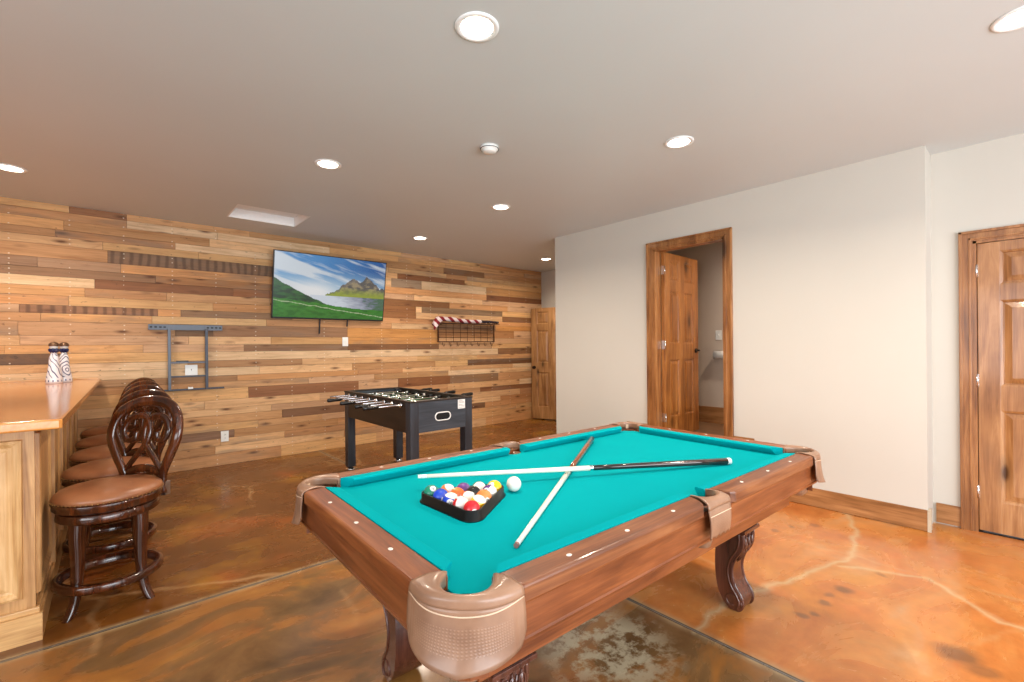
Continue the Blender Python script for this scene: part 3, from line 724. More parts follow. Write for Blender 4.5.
# ------- painted bottles on the bar
def bottle(loc, rz, label, variant):
    r = empty('ceramic_bottle', loc, rz); r.scale = (.86, .86, 1.1); tag(r, label, 'bottle', 'painted bottles on the bar')
    k = N('painted_ceramic'); o = k.obj(); X, Y, Z = k.sep(o)
    ang = k.math('ARCTAN2', Y, X)
    # row of blue dots near the base and a loose painted scroll
    dz = k.math('ABSOLUTE', k.math('SUBTRACT', Z, .022)); da = k.math('ABSOLUTE', k.math('SUBTRACT', k.math('FRACT', k.math('DIVIDE', ang, .55)), .5))
    dots = k.math('MULTIPLY', k.math('LESS_THAN', dz, .007), k.math('LESS_THAN', da, .14))
    p = k.n('ShaderNodeCombineXYZ'); k.put(p.inputs[0], k.math('MULTIPLY', ang, .058)); k.put(p.inputs[2], Z)
    w = k.n('ShaderNodeTexWave', wave_type='RINGS' if variant else 'BANDS', rings_direction='Y', bands_direction='DIAGONAL'); k.put(w.inputs['Vector'], k.map(p.outputs[0], (1, 1, 1), (.03, 0, -.10)))
    w.inputs['Scale'].default_value = 11; w.inputs['Distortion'].default_value = 5.5; w.inputs['Detail'].default_value = 1; w.inputs['Detail Scale'].default_value = 1.2
    ink = k.math('MULTIPLY', k.ramp(w.outputs[0], [(.80 if variant else .88, 0.), (.88 if variant else .94, 1.)]), k.math('MULTIPLY', k.math('GREATER_THAN', Z, .045), k.math('LESS_THAN', Z, .235)))
    ink = k.math('MAXIMUM', ink, dots)
    body = k.done(k.mix(ink, lin((236, 234, 238)), lin((26, 36, 96) if variant else (60, 66, 112))), .18, coat=.4)
    MB().lathe([(.058, 0), (.064, .006), (.065, .020), (.058, .060), (.050, .095), (.043, .135), (.040, .17), (.036, .205), (.024, .232), (.021, .245), (.001, .246)], seg=36).build('body', body, r)
    blue = plain('cobalt_glaze', (22, 30, 78), .2)
    q = MB(); prof = [(.021, .240), (.034, .252), (.038, .268), (.030, .276), (.001, .277)]
    seg = 30; rings = []
    for rr, zz in prof: rings.append([(rr*(1+.16*math.cos(k_*2*PI/seg*6))*math.cos(k_*2*PI/seg), rr*(1+.16*math.cos(k_*2*PI/seg*6))*math.sin(k_*2*PI/seg), zz) for k_ in range(seg)])
    q.loft(rings); q.build('collar', blue, r)
    MB().lathe([(.030, .274), (.034, .290), (.028, .308), (.012, .318), (.001, .320)], seg=28).build('stopper', M['white'], r)
    MB().lathe([(.036, .292), (.043, .297), (.040, .309), (.026, .322), (.008, .328), (.008, .323), (.024, .317), (.034, .305), (.033, .298)], seg=28).build('cap', M['bronze_cap'], r)
    return r
M['bronze_cap'] = plain('pewter_cap', (120, 92, 70), .3, .7)
bottle((-.355, 5.60, 1.05), .3, 'left white and blue painted ceramic bottle on the bar counter', 0)
bottle((-.300, 5.74, 1.05), -.5, 'right white ceramic bottle with bolder blue swirls on the bar counter', 1)

# ------- bar stools
M['stool'] = wood('dark_cherry_wood', (34, 13, 6), (62, 26, 10), (98, 46, 18), 'z', .18, .6, scale=1.4, bump=.03)
M['leather'] = (lambda k: (k.bump(k.noise(k.obj(), 90, 4), .15, .001), k.done(k.ramp(k.noise(k.obj(), 7, 4), [(.3, lin((128, 78, 48))), (.7, lin((162, 106, 70)))]), .36, coat=.1))[1])(N('tan_leather'))
M['brass'] = plain('antique_brass', (168, 130, 84), .35, .9)
def cat(pts, n=6):
    """Catmull-Rom through the points"""
    P = [Vector(p) for p in pts]; P = [P[0]*2-P[1]]+P+[P[-1]*2-P[-2]]; out = []
    for i in range(1, len(P)-2):
        for j in range(n):
            t = j/n; a, b_, c, d = P[i-1], P[i], P[i+1], P[i+2]
            out.append(.5*((2*b_)+(c-a)*t+(2*a-5*b_+4*c-d)*t*t+(3*b_-a-3*c+d)*t**3))
    out.append(P[-2]); return out
SH = .568
def make_stool():
    r = empty('bar_stool')
    MB().lathe([(.205, SH-.012), (.226, SH-.006), (.231, SH+.006), (.226, SH+.020), (.200, SH+.038), (.15, SH+.050), (.08, SH+.056), (.002, SH+.058)], seg=48).build('seat_cushion', M['leather'], r)
    q = MB()
    for i in range(64):
        a = 2*PI*i/64; q.sphere((.2315*math.cos(a), .2315*math.sin(a), SH-.002), .0042, 6, 4)
    q.build('nail_heads', M['brass'], r)
    MB().lathe([(.19, SH-.052), (.222, SH-.052), (.229, SH-.045), (.227, SH-.026), (.233, SH-.016), (.228, SH-.008), (.20, SH-.007), (.19, SH-.01)], seg=48).build('seat_rim', M['stool'], r)
    MB().lathe([(.05, SH-.060), (.19, SH-.060), (.19, SH-.050), (.05, SH-.050)], seg=36).build('swivel', M['black_metal'], r)
    MB().lathe([(.16, SH-.108), (.208, SH-.108), (.216, SH-.100), (.212, SH-.066), (.204, SH-.060), (.16, SH-.060)], seg=44).build('apron', M['stool'], r)
    for i in range(4):
        a = i*PI/2; c, s = math.cos(a), math.sin(a)
        prof = [(.178, SH-.085, .036), (.182, .40, .033), (.178, .28, .030), (.180, .16, .027), (.196, .07, .024), (.222, .015, .023), (.232, .0, .020)]
        pts = cat([(p[0]*c, p[0]*s, p[1]) for p in prof], 5); n = len(pts)
        rr = [prof[min(6, int(j/(n-1)*6))][2]+(prof[min(6, int(j/(n-1)*6)+1)][2]-prof[min(6, int(j/(n-1)*6))][2])*(j/(n-1)*6 % 1) for j in range(n)]
        q = MB(); rings = []
        for p, w in zip(pts, rr):
            t = Vector((-s, c, 0)); u = Vector((c, s, 0))
            rings.append([p+t*w*.85*x+u*w*.75*y for x, y in ((-1, -.6), (-.6, -1), (.6, -1), (1, -.6), (1, .6), (.6, 1), (-.6, 1), (-1, .6))])
        q.loft(rings); q.build('leg', M['stool'], r)
    q = MB(); n = 48
    q.loft([[((rr)*math.cos(2*PI*k_/n), rr*math.sin(2*PI*k_/n), zz) for k_ in range(n)] for rr, zz in ((.196, .118), (.224, .118), (.231, .126), (.231, .152), (.225, .160), (.196, .160), (.196, .118))], caps=False)
    q.build('foot_ring', M['stool'], r)
    # shaped balloon back standing at +x, width along y
    def bk(y, z_): 
        t = (z_-SH)/.48
        return (.215+.075*t-.45*(y*y)-.02*math.sin(t*PI), y, z_)
    def band(nm, pts, w, th=.013, n=7):
        P = cat([bk(y, z_) for y, z_ in pts], n); q = MB(); rings = []
        m_ = len(P)
        for i, p in enumerate(P):
            t = (P[min(i+1, m_-1)]-P[max(i-1, 0)]).normalized(); out = Vector((1, -p.y*.9, -.15)).normalized(); sd = t.cross(out).normalized()
            ww = w[0]+(w[1]-w[0])*abs(2*i/(m_-1)-1) if isinstance(w, tuple) else w
            rings.append([p+sd*ww*x+out*th*y for x, y in ((-1, -.5), (-.6, -1), (.6, -1), (1, -.5), (1, .5), (.6, 1), (-.6, 1), (-1, .5))])
        q.loft(rings); return q.build(nm, M['stool'], r)
    H = SH-.01
    bf = band('back_frame', [(-.125, H-.06), (-.122, H+.05), (-.168, H+.16), (-.205, H+.27), (-.185, H+.385), (-.11, H+.45), (0, H+.47), (.11, H+.45), (.185, H+.385), (.205, H+.27), (.168, H+.16), (.122, H+.05), (.125, H-.06)], (.031, .021), .015)
    for s in (-1, 1):
        band('back_loop', [(s*.118, H+.06), (s*.06, H+.14), (s*-.01, H+.24), (s*-.005, H+.34), (s*.05, H+.385), (s*.115, H+.36), (s*.14, H+.30), (s*.115, H+.245), (s*.07, H+.25), (s*.065, H+.29)], (.019, .013), .012)
        q = MB(); q.box(.203, .240, s*.125-.020, s*.125+.020, SH-.085, SH-.005, .003); o = q.build('back_bracket', M['steel'], r); o['label'] = 'silver metal bracket'
    band('back_rail', [(-.12, H+.045), (-.05, H+.075), (0, H+.082), (.05, H+.075), (.12, H+.045)], .022, .011)
    return r
stool = make_stool()
stool_labels = ['cherry wood swivel stool with tan leather seat, nearest the camera', 'second cherry wood bar stool from the camera', 'middle one of the five bar stools along the bar',
                'fourth bar stool from the camera, mostly hidden behind the others', 'farthest bar stool, closest to the plank wall']
for i in range(5):
    o = stool if i == 0 else copy_tree(stool)
    o.location = (.0+.008*i, 3.33+.60*i, 0); o.rotation_euler = (0, 0, math.radians([45, 43, 39, 36, 33][i]))
    tag(o, stool_labels[i], 'bar stool', 'bar stools along the bar')

# ------- foosball table
M['foos'] = wood('daylit_black_laminate', (40, 46, 54), (56, 63, 72), (72, 80, 90), 'x', .42, .05, scale=1, bump=.05)  # black laminate tinted blue-grey, reflected daylight put into the colour
M['foos_z'] = wood('daylit_black_laminate_upright', (32, 35, 41), (45, 49, 57), (58, 63, 72), 'z', .42, .05, scale=1, bump=.05)  # legs: same reflected-daylight tint in the colour, a little deeper
M['foos_side'] = wood('dark_brown_laminate', (24, 15, 11), (34, 23, 17), (48, 34, 26), 'y', .45)
M['foos_field'] = plain('foosball_field', (40, 96, 58), .5)
ft = empty('foosball_table', (2.285, 4.315, 0)); tag(ft, 'black foosball table with chrome rods in front of the plank wall', 'foosball table')
FWx, FLy = .325, .735; zt, zb = .865, .585
q = MB(); q.box(-FWx+.03, FWx-.03, -FLy, -FLy+.03, zb, zt-.012); q.build('end_panel', M['foos'], ft)
q = MB(); q.box(-FWx+.03, FWx-.03, FLy-.03, FLy, zb, zt-.012); q.build('end_panel', M['foos'], ft)
for s in (-1, 1):
    q = MB(); q.box(s*(FWx-.0), s*(FWx-.03), -FLy+.05, FLy-.05, zb, zt-.012); q.build('side_panel', M['foos_side'], ft)
q = MB()
for s in (-1, 1): q.box(-FWx-.006, FWx+.006, s*FLy+s*.006, s*(FLy-.04), zt-.014, zt, .002); q.box(s*(FWx+.006), s*(FWx-.035), -FLy+.04, FLy-.04, zt-.014, zt, .002)
q.build('top_rim', M['foos_side'], ft)
q = MB(); q.box(-FWx+.03, FWx-.03, -FLy+.03, FLy-.03, .745, .76); pf = q.build('playfield', M['foos_field'], ft)
q = MB(); q.box(-.30, .30, -.004, .004, .760, .7612); q.lathe([(.095, .760), (.103, .760), (.103, .7612), (.095, .7612), (.095, .760)], seg=32)
q.build('field_lines', M['white_paint'], pf)
for sx in (-1, 1):
    for sy in (-1, 1):
        q = MB(); cx, cy = sx*(FWx-.038), sy*(FLy-.043)
        q.box(cx-.041, cx+.041, cy-.045, cy+.045, .035, zt-.014, .004); lg = q.build('leg', M['foos_z'], ft)
        q = MB(); q.lathe([(.050, 0), (.053, .010), (.034, .022), (.020, .028), (.018, .036)], (cx, cy, 0), 24); lv = q.build('foot_leveller', M['chrome'], lg); lv['label'] = 'chrome levelling foot'
# ball return and sticker on the near end
def stadium(a, h, n=10):
    p = []
    for k_ in range(n+1): t = -PI/2+PI*k_/n; p.append((a+h*math.cos(t), h*math.sin(t)))
    for k_ in range(n+1): t = PI/2+PI*k_/n; p.append((-a+h*math.cos(t), h*math.sin(t)))
    return p
gx, gz = .0, .71
q = MB(); q.loft([[(gx+u, -FLy-d, gz+v) for u, v in stadium(.045, hh)] for hh, d in ((.040, 0), (.040, .006), (.032, .008), (.030, .0))], caps=False)
o = q.build('ball_return_rim', M['white'], ft); o['label'] = 'white ring round the ball return slot'
q = MB(); q.prism(stadium(.045, .031), lambda u, v, d: (gx+u, -FLy-d, gz+v), .0005, .002); q.build('ball_return', M['dark'], ft)
q = MB(); q.box(.165, .245, -FLy-.0025, -FLy, .760, .845); stk = q.build('sticker', M['white'], ft); stk['label'] = 'white paper sticker with faint grey print'
q = MB()
for i, zz in enumerate((.832, .822, .812, .795, .785, .77)): q.box(.172, .172+(.062 if i % 3 else .045), -FLy-.0030, -FLy-.0024, zz, zz+.004)
q.build('print', plain('grey_ink', (170, 165, 160), .7), stk)
teams = [plain('silver_figures', (196, 192, 186), .35, .3), plain('dark_figures', (30, 30, 34), .35)]
cnt = [1, 2, 3, 5, 5, 3, 2, 1]; side = [-1, -1, 1, -1, 1, -1, 1, 1]; tm = [0, 0, 1, 0, 1, 0, 1, 1]
for i in range(8):
    y = -.58+i*.1657; s = side[i]; zr = .825; sl_ = [.30, .16, .10, .24, .05, .13, .0, .20][i]*.5
    q = MB(); q.cyl((-FWx-.22-sl_*.0 if s > 0 else -FWx-.235, y, zr), (FWx+.235 if s > 0 else FWx+.10, y, zr), .008, 12); rod = q.build('rod', M['chrome'], ft)
    q = MB(); x0 = s*(FWx+.235); q.loft([[(x0+s*d, y+rr*math.cos(2*PI*k_/12), zr+rr*math.sin(2*PI*k_/12)) for k_ in range(12)] for d, rr in ((-.01, .011), (.01, .016), (.05, .015), (.10, .019), (.125, .017), (.13, .008))])
    if s > 0 or i in (0, 3, 5, 1): q.build('handle', M['black_plastic'], rod)
    else: q.b.free()
    q = MB()
    q.b.free()
    for t in (-1, 1):
        MB().cyl((t*(FWx+.0), y, zr), (t*(FWx+.022), y, zr), .020, 14).build('bearing', M['chrome'], rod)
        MB().cyl((t*(FWx-.035), y, zr), (t*(FWx-.07), y, zr), .016, 14).build('rod_bumper', M['black_plastic'], rod)
    for j in range(cnt[i]):
        x = (j-(cnt[i]-1)/2)*(.50/max(cnt[i], 2)); tl = random.uniform(-.9, .9)
        q = MB(); Rm = Matrix.Translation((x, y, zr)) @ Matrix.Rotation(tl, 4, 'X')
        q.box(-.011, .011, -.009, .009, -.055, .012, .003, Rm); q.box(-.016, .016, -.010, .010, -.012, .012, .004, Rm); q.box(-.010, .010, -.014, .016, -.068, -.050, .003, Rm)
        q.sphere(Rm @ Vector((0, 0, .024)), .012, 10, 8); q.build('player', teams[tm[i]], rod)

# ------- pool table
M['rail_x'] = wood('mahogany_rail', (82, 42, 22), (116, 65, 36), (150, 94, 56), 'x', .42, .12, scale=1.2)
M['rail_y'] = wood('mahogany_rail_cross', (92, 42, 18), (126, 66, 30), (156, 92, 44), 'y', .42, .12, scale=1.2)
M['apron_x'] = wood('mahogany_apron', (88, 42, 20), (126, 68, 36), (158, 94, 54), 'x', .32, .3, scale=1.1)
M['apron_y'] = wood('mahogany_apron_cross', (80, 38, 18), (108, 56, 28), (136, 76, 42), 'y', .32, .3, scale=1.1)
M['legwood'] = wood('dark_mahogany_leg', (58, 28, 20), (82, 44, 32), (108, 62, 46), 'z', .22, .5, scale=1.2, bump=.05)
k = N('teal_felt'); o = k.obj(); nn = k.noise(o, 420, 2); n2 = k.noise(o, 3.5, 3)
k.bump(nn, .12, .0006)
M['felt'] = k.done(k.mix(k.ramp(n2, [(.3, 0.), (.75, .35)]), lin((0, 150, 158)), lin((0, 164, 168))), .9, spec=.15)
k.b.inputs['Specular IOR Level'].default_value = .03
k = N('embossed_pocket_leather'); o = k.obj(); n1 = k.noise(o, 9, 4); k.bump(k.noise(o, 160, 3), .2, .001)
M['pleather'] = k.done(k.ramp(n1, [(.3, lin((126, 92, 72))), (.7, lin((158, 120, 95)))]), .34, coat=.15)
k = N('embossed_pocket_shield'); o = k.obj(); uvn = k.n('ShaderNodeUVMap', uv_map='skirt'); U, V_, W_ = k.sep(uvn.outputs[0])
wv = k.n('ShaderNodeTexWave', wave_type='BANDS', bands_direction='X'); k.put(wv.inputs['Vector'], uvn.outputs[0]); wv.inputs['Scale'].default_value = 14
wv2 = k.n('ShaderNodeTexWave', wave_type='BANDS', bands_direction='Y'); k.put(wv2.inputs['Vector'], uvn.outputs[0]); wv2.inputs['Scale'].default_value = 6
inside = k.math('MULTIPLY', k.math('MULTIPLY', k.math('GREATER_THAN', U, .12), k.math('LESS_THAN', U, .88)), k.math('MULTIPLY', k.math('GREATER_THAN', V_, .30), k.math('LESS_THAN', V_, .76)))
bord = k.math('MINIMUM', k.math('ABSOLUTE', k.math('SUBTRACT', k.math('ABSOLUTE', k.math('SUBTRACT', U, .5)), .42)), 1)
emb = k.math('MULTIPLY', k.math('MULTIPLY', wv.outputs[0], wv2.outputs[0]), inside)
emb = k.math('SUBTRACT', emb, k.ramp(bord, [(.004, .8), (.016, 0.)]))
k.bump(emb, .3, .0015); n1 = k.noise(o, 9, 4)
col = k.ramp(n1, [(.3, lin((126, 92, 72))), (.7, lin((158, 120, 95)))])
col = k.mix(k.math('MULTIPLY', k.ramp(emb, [(.4, 0.), (.9, 1.)]), .12), col, lin((214, 178, 148)))
M['shield'] = k.done(col, .36, coat=.15)
M['stitch'] = plain('pale_piping', (214, 184, 156), .5)
M['pearl'] = plain('pearl_inlay', (236, 230, 218), .25)

TZ = .79; BZ = .752; HX, HY = .988, .4925; CU = .046; RW = .130
pt = empty('pool_table', (1.66, 1.378, 0), math.radians(-1.65)); tag(pt, 'wooden pool table with teal cloth, leather pockets and carved legs', 'pool table')
PCX, PCY, PR = HX+.034, HY+.034, .062
QX, QY, QR = HX+.062, HY+.062, .062; SY, SR = HY+.058, .056
def arc(cx, cy, r, a0, a1, n=10): return [(cx+r*math.cos(math.radians(a0+(a1-a0)*i/n)), cy+r*math.sin(math.radians(a0+(a1-a0)*i/n))) for i in range(n+1)]
ex, ey = HX+CU, HY+CU
out = []
def corner_arc(sx, sy):
    # part of the pocket circle inside the bed rectangle
    c = (sx*QX, sy*QY); n = 60; pts = []; ex = HX+.046; ey = HY+.046
    for i in range(n+1):
        a = 2*PI*i/n; x, y = c[0]+QR*math.cos(a), c[1]+QR*math.sin(a)
        if abs(x) < ex and abs(y) < ey: pts.append((x, y))
    x_at_ey = c[0]-sx*math.sqrt(max(0, QR**2-(ey-QY)**2)); y_at_ex = c[1]-sy*math.sqrt(max(0, QR**2-(ex-QX)**2))
    A, B = (x_at_ey, sy*ey), (sx*ex, y_at_ex)
    pts.sort(key=lambda p: math.hypot(p[0]-A[0], p[1]-A[1]))
    return A, pts, B
def side_arc(sy):
    dx = math.sqrt(SR**2-(SY-ey)**2) if SR > abs(SY-ey) else 0
    n = 10; a0 = math.atan2(ey-SY, -dx); a1 = math.atan2(ey-SY, dx); pts = []
    for i in range(n+1):
        t = i/n; x = -dx+2*dx*t; y = SY-math.sqrt(max(0, SR**2-x*x)); pts.append((x, sy*y))
    return pts
A, p, B = corner_arc(-1, -1); out += [B]+p[::-1]+[A]
out += side_arc(-1)
A, p, B = corner_arc(1, -1); out += [A]+p+[B]
A, p, B = corner_arc(1, 1); out += [B]+p[::-1]+[A]
out += side_arc(1)[::-1]
A, p, B = corner_arc(-1, 1); out += [A]+p+[B]
q = MB(); q.prism(out, lambda u, v, d: (u, v, d), BZ-.03, BZ, .004); q.build('bed', M['felt'], pt)

def cushion(pts4):
    """plan points: nose a, nose b, back b, back a"""
    na, nb, bb, ba = pts4; q = MB()
    prof = [(0, BZ+.028), (0, BZ+.034), (.12, TZ-.0005), (1, TZ), (1, BZ), (.42, BZ)]
    R = []
    for n_, b_ in ((na, ba), (nb, bb)):
        R.append([(n_[0]+(b_[0]-n_[0])*t, n_[1]+(b_[1]-n_[1])*t, z_) for t, z_ in prof])
    q.loft(R, smooth=False)
    bmesh.ops.bevel(q.b, geom=[e for e in q.b.edges if abs((e.verts[0].co-e.verts[1].co).length) > .3], offset=.003, segments=2, profile=.5, affect='EDGES')
    q.build('cushion', M['felt'], pt)
cm = .085; cb = .048
for sy in (-1, 1):
    for sx in (-1, 1):
        cushion([(sx*.058, sy*HY), (sx*(HX-cm), sy*HY), (sx*(HX-cb+.004), sy*ey), (sx*.048, sy*ey)])
for sx in (-1, 1): cushion([(sx*HX, -(HY-cm)), (sx*HX, HY-cm), (sx*ex, HY-cb+.004), (sx*ex, -(HY-cb+.004))])

def rail(outline, mat, sights, nm='rail'):
    """outline: plan polygon inner edge first; rounded outer edge by bevel"""
    q = MB(); q.prism(outline, lambda u, v, d: (u, v, d), TZ-.040, TZ+.001, .0)
    top = [e for e in q.b.edges if all(v.co.z > TZ-.01 for v in e.verts)]
    bmesh.ops.bevel(q.b, geom=top, offset=.009, segments=3, profile=.5, affect='EDGES')
    o = q.build(nm, mat, pt)
    for (x, y, ax) in sights:
        s_ = MB(); s_.prism([(x+.0085*math.cos(t*PI/6)*(1 if ax == 'x' else .75), y+.0085*math.sin(t*PI/6)*(.75 if ax == 'x' else 1)) for t in range(12)], lambda u, v, d: (u, v, d), TZ+.0005, TZ+.0019)
        g = s_.build('sight', M['pearl'], o); g['label'] = 'pearl sight inlay'
    return o
U = .247; oy = HY+RW; ox = HX+RW
for sy in (-1, 1):
    for sx in (-1, 1):
        o_ = [(.066, ey), (HX-.030, ey), (HX-.030, ey+.03), (HX-.045, oy-.012), (HX-.062, oy), (.118, oy), (.098, oy-.012), (.085, oy-.040), (.066, ey+.012)]
        rail([(sx*a, sy*b_) for a, b_ in o_], M['rail_x'], [(sx*U*i, sy*(HY+.0935), 'x') for i in (1, 2, 3)])
for sx in (-1, 1):
    o_ = [(ex, -(HY-.030)), (ex, HY-.030), (ex+.03, HY-.030), (ox-.012, HY-.045), (ox, HY-.062), (ox, -(HY-.062)), (ox-.012, -(HY-.045)), (ex+.03, -(HY-.030))]
    rail([(sx*a, b_) for a, b_ in o_], M['rail_y'], [(sx*(HX+.0935), U*i, 'y') for i in (-1, 0, 1)])

# aprons with a moulded lower edge
def apron(horizontal, s):
    q = MB(); z1, z0 = TZ-.036, .645
    prof = [(-.030, z1), (-.004, z1), (.006, z1-.006), (.004, z1-.014), (-.004, z1-.020), (-.004, z0+.012), (.0, z0+.008), (-.002, z0), (-.030, z0)]
    if horizontal:
        L_ = HX+.030; q.loft([[(x, s*(oy-.012+d), z_) for d, z_ in prof] for x in (-L_, L_)], smooth=False)
        q.build('apron', M['apron_x'], pt)
    else:
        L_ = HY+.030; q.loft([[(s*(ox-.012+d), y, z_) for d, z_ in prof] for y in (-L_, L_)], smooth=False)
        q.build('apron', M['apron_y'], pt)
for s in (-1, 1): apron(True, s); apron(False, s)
# corner blocks behind the leather
for sx in (-1, 1):
    for sy in (-1, 1):
        q = MB(); q.prism([(sx*(HX+.02), sy*(oy-.03)), (sx*(HX+.06), sy*(oy-.045)), (sx*(ox-.045), sy*(HY+.06)), (sx*(ox-.03), sy*(HY+.02)), (sx*(ox-.05), sy*(HY+.02)), (sx*(HX+.02), sy*(oy-.05))], lambda u, v, d: (u, v, d), .60, TZ-.04)
        q.build('corner_block', M['apron_x'], pt)
# lower cabinet frame (recessed)
q = MB(); fx_, fy_ = .97, .50
for s in (-1, 1):
    q.box(-fx_, fx_, s*fy_, s*(fy_-.03), .515, .70, .003); q.box(s*fx_, s*(fx_-.03), -fy_+.03, fy_-.03, .515, .70)
q.build('cabinet_frame', M['apron_x'], pt)
q = MB(); q.box(-HX, HX, -HY, HY, BZ-.055, BZ-.031); q.build('slate', plain('grey_slate', (90, 90, 92), .7), pt)

# leather pockets
def uv_grid(q, nu, nv, me_name=None): pass
def leather_grid(nm, fn, nu, nv, mat, parent, thick=.005):
    bm_ = bmesh.new(); V = [[bm_.verts.new(fn(i/nu, j/nv)) for i in range(nu+1)] for j in range(nv+1)]
    uvl = bm_.loops.layers.uv.new('skirt')
    for j in range(nv):
        for i in range(nu):
            fc = bm_.faces.new([V[j][i], V[j][i+1], V[j+1][i+1], V[j+1][i]]); fc.smooth = True
            for lp, (a, b_) in zip(fc.loops, ((i, j), (i+1, j), (i+1, j+1), (i, j+1))): lp[uvl].uv = (a/nu, b_/nv)
    bmesh.ops.recalc_face_normals(bm_, faces=bm_.faces)
    me = D.meshes.new(nm); bm_.to_mesh(me); bm_.free(); me.materials.append(mat)
    o = D.objects.new(nm, me); C.objects.link(o); o.parent = parent
    m_ = o.modifiers.new('solid', 'SOLIDIFY'); m_.thickness = thick; m_.offset = 0
    return o
def corner_pocket(sx, sy):
    # outer path of the collar from the long rail's end round to the short rail's end (quadrant coordinates, mirrored)
    P0 = Vector((HX-.052, oy+.004)); P1 = Vector((ox+.004, HY-.052)); Cn = Vector((HX-.01, HY-.01))
    R_ = .115
    def outer(t):
        pts = [Vector((HX-.055, oy+.003)), Vector((HX-.00, oy+.006)), Vector((HX+.044, oy-.006)), Vector((HX+.090, oy-.040)), Vector((ox-.006, HY+.044)), Vector((ox+.006, HY-.0)), Vector((ox+.003, HY-.055))]
        L_ = cat([(p.x, p.y, 0) for p in pts], 6); f_ = t*(len(L_)-1); i = min(int(f_), len(L_)-2); return L_[i].lerp(L_[i+1], f_-i)
    def inner(t):
        a = math.radians(168-246*t+0) if False else math.radians(165-240*t)
        c = Vector((PCX, PCY, 0)); ip = c+Vector((math.cos(a), math.sin(a), 0))*PR
        # ends run out to the cushion backs
        e0 = Vector((HX-.040, ey-.002, 0)); e1 = Vector((ex-.002, HY-.040, 0))
        if t < .12: ip = e0.lerp(ip, t/.12)
        if t > .88: ip = e1.lerp(ip, (1-t)/.12)
        return ip
    root = None
    def m(v): return (sx*v[0], sy*v[1], v[2])
    def collar(u, v):
        a, b_ = inner(u), outer(u); 
        if v <= .2: # lip going down into the pocket
            w = v/.2; p = a.lerp(b_, .0); return m((p.x, p.y, TZ-.028+.028*w))
        if v <= .75:
            w = (v-.2)/.55; p = a.lerp(b_, w*.93); return m((p.x, p.y, TZ+.006*math.sin(w*PI)**.8))
        w = (v-.75)/.25; p = a.lerp(b_, .93+.09*math.sin(w*PI/2)); return m((p.x, p.y, TZ-.018*(1-math.cos(w*PI/2))-.002*w))
    o = leather_grid('leather_pocket', collar, 36, 20, M['pleather'], pt)
    o['label'] = 'tan leather corner pocket'
    def drop(u):
        s = abs(u-.5)*2
        return .106 + .024*(1-s) + (0 if s < .86 else -.030*((s-.86)/.14)**2)
    def sk(u, v):
        a = inner(u); b_ = outer(u); n_ = (b_-a).normalized(); d = v*drop(u)
        p = a.lerp(b_, 1.01)+n_*(.004*math.sin(v*PI*.9)+.030*v*v*v*(1-abs(u-.5)*1.7)); return m((p.x, p.y, TZ-.018-d))
    s_ = leather_grid('shield', sk, 36, 14, M['shield'], o); s_['label'] = 'embossed hanging leather shield'
    q = MB(); q.tube([Vector(sk(i/24, .03+.09*math.sin(i/24*PI)))+Vector((sx*.002, sy*.002, 0)) for i in range(25)], .0018, 6); q.build('piping', M['stitch'], o)
    # bucket below, open at the top
    q = MB(); n = 24; c = (sx*(PCX-.002), sy*(PCY-.002))
    q.loft([[(c[0]+rr*math.cos(2*PI*k_/n), c[1]+rr*math.sin(2*PI*k_/n), zz) for k_ in range(n)] for rr, zz in ((.050, BZ-.006), (.050, .70), (.046, .64), (.038, .585), (.02, .565), (.002, .563))], caps=False)
    q.build('pocket_bucket', M['pleather'], o, solid=.004)
    # small metal tab on the rim
    q = MB(); d = Vector((sx, sy, 0)).normalized(); t_ = Vector((-d.y, d.x, 0)); cc = Vector((c[0], c[1], 0))+d*(PR-.001)
    q.loft([[cc+t_*a+d*b_+Vector((0, 0, zz)) for a, b_ in ((-.009, -.002), (.009, -.002), (.009, .002), (-.009, .002))] for zz in (TZ-.035, TZ-.008)], smooth=False); q.build('tab', M['stitch'], o)
for sx in (-1, 1):
    for sy in (-1, 1): corner_pocket(sx, sy)
def side_pocket(sy):
    def m(v): return (v[0], sy*v[1], v[2])
    def innr(t): a = math.radians(200-220*t); return Vector((SR*math.cos(a), SY+SR*math.sin(a)*.9, 0))
    def outr(t): return Vector((-.100+.152*t, oy+.006, 0))
    def collar(u, v):
        a, b_ = innr(u), outr(u)
        if v <= .2: w = v/.2; return m((a.x, a.y, TZ-.028+.028*w))
        if v <= .75: w = (v-.2)/.55; p = a.lerp(b_, w*.92); return m((p.x, p.y, TZ+.006*math.sin(w*PI)))
        w = (v-.75)/.25; p = a.lerp(b_, .92+.12*math.sin(w*PI/2)); return m((p.x, p.y, TZ-.022*(1-math.cos(w*PI/2))))
    o = leather_grid('leather_pocket', collar, 20, 16, M['pleather'], pt); o['label'] = 'tan leather side pocket'
    def sk(u, v):
        b_ = outr(u); d = v*(.100+.003*math.cos(u*4*2*PI)*(v > .9)); x = b_.x*(1-.12*v)
        return m((x, oy+.008+.005*math.sin(v*PI), TZ-.022-d))
    s_ = leather_grid('shield', sk, 30, 12, M['shield'], o); s_['label'] = 'hanging leather strap with scalloped end'
    q = MB(); q.tube([Vector(sk(i/12, .22))+Vector((0, sy*.003, 0)) for i in range(13)], .0018, 6); q.build('piping', M['stitch'], o)
    q = MB(); n = 22
    q.loft([[(rr*math.cos(2*PI*k_/n), sy*SY+rr*math.sin(2*PI*k_/n)*.9, zz) for k_ in range(n)] for rr, zz in ((SR-.004, BZ-.006), (SR-.004, .70), (SR-.012, .64), (SR-.025, .60), (.002, .59))], caps=False)
    q.build('pocket_bucket', M['pleather'], o, solid=.004)
side_pocket(-1); side_pocket(1)

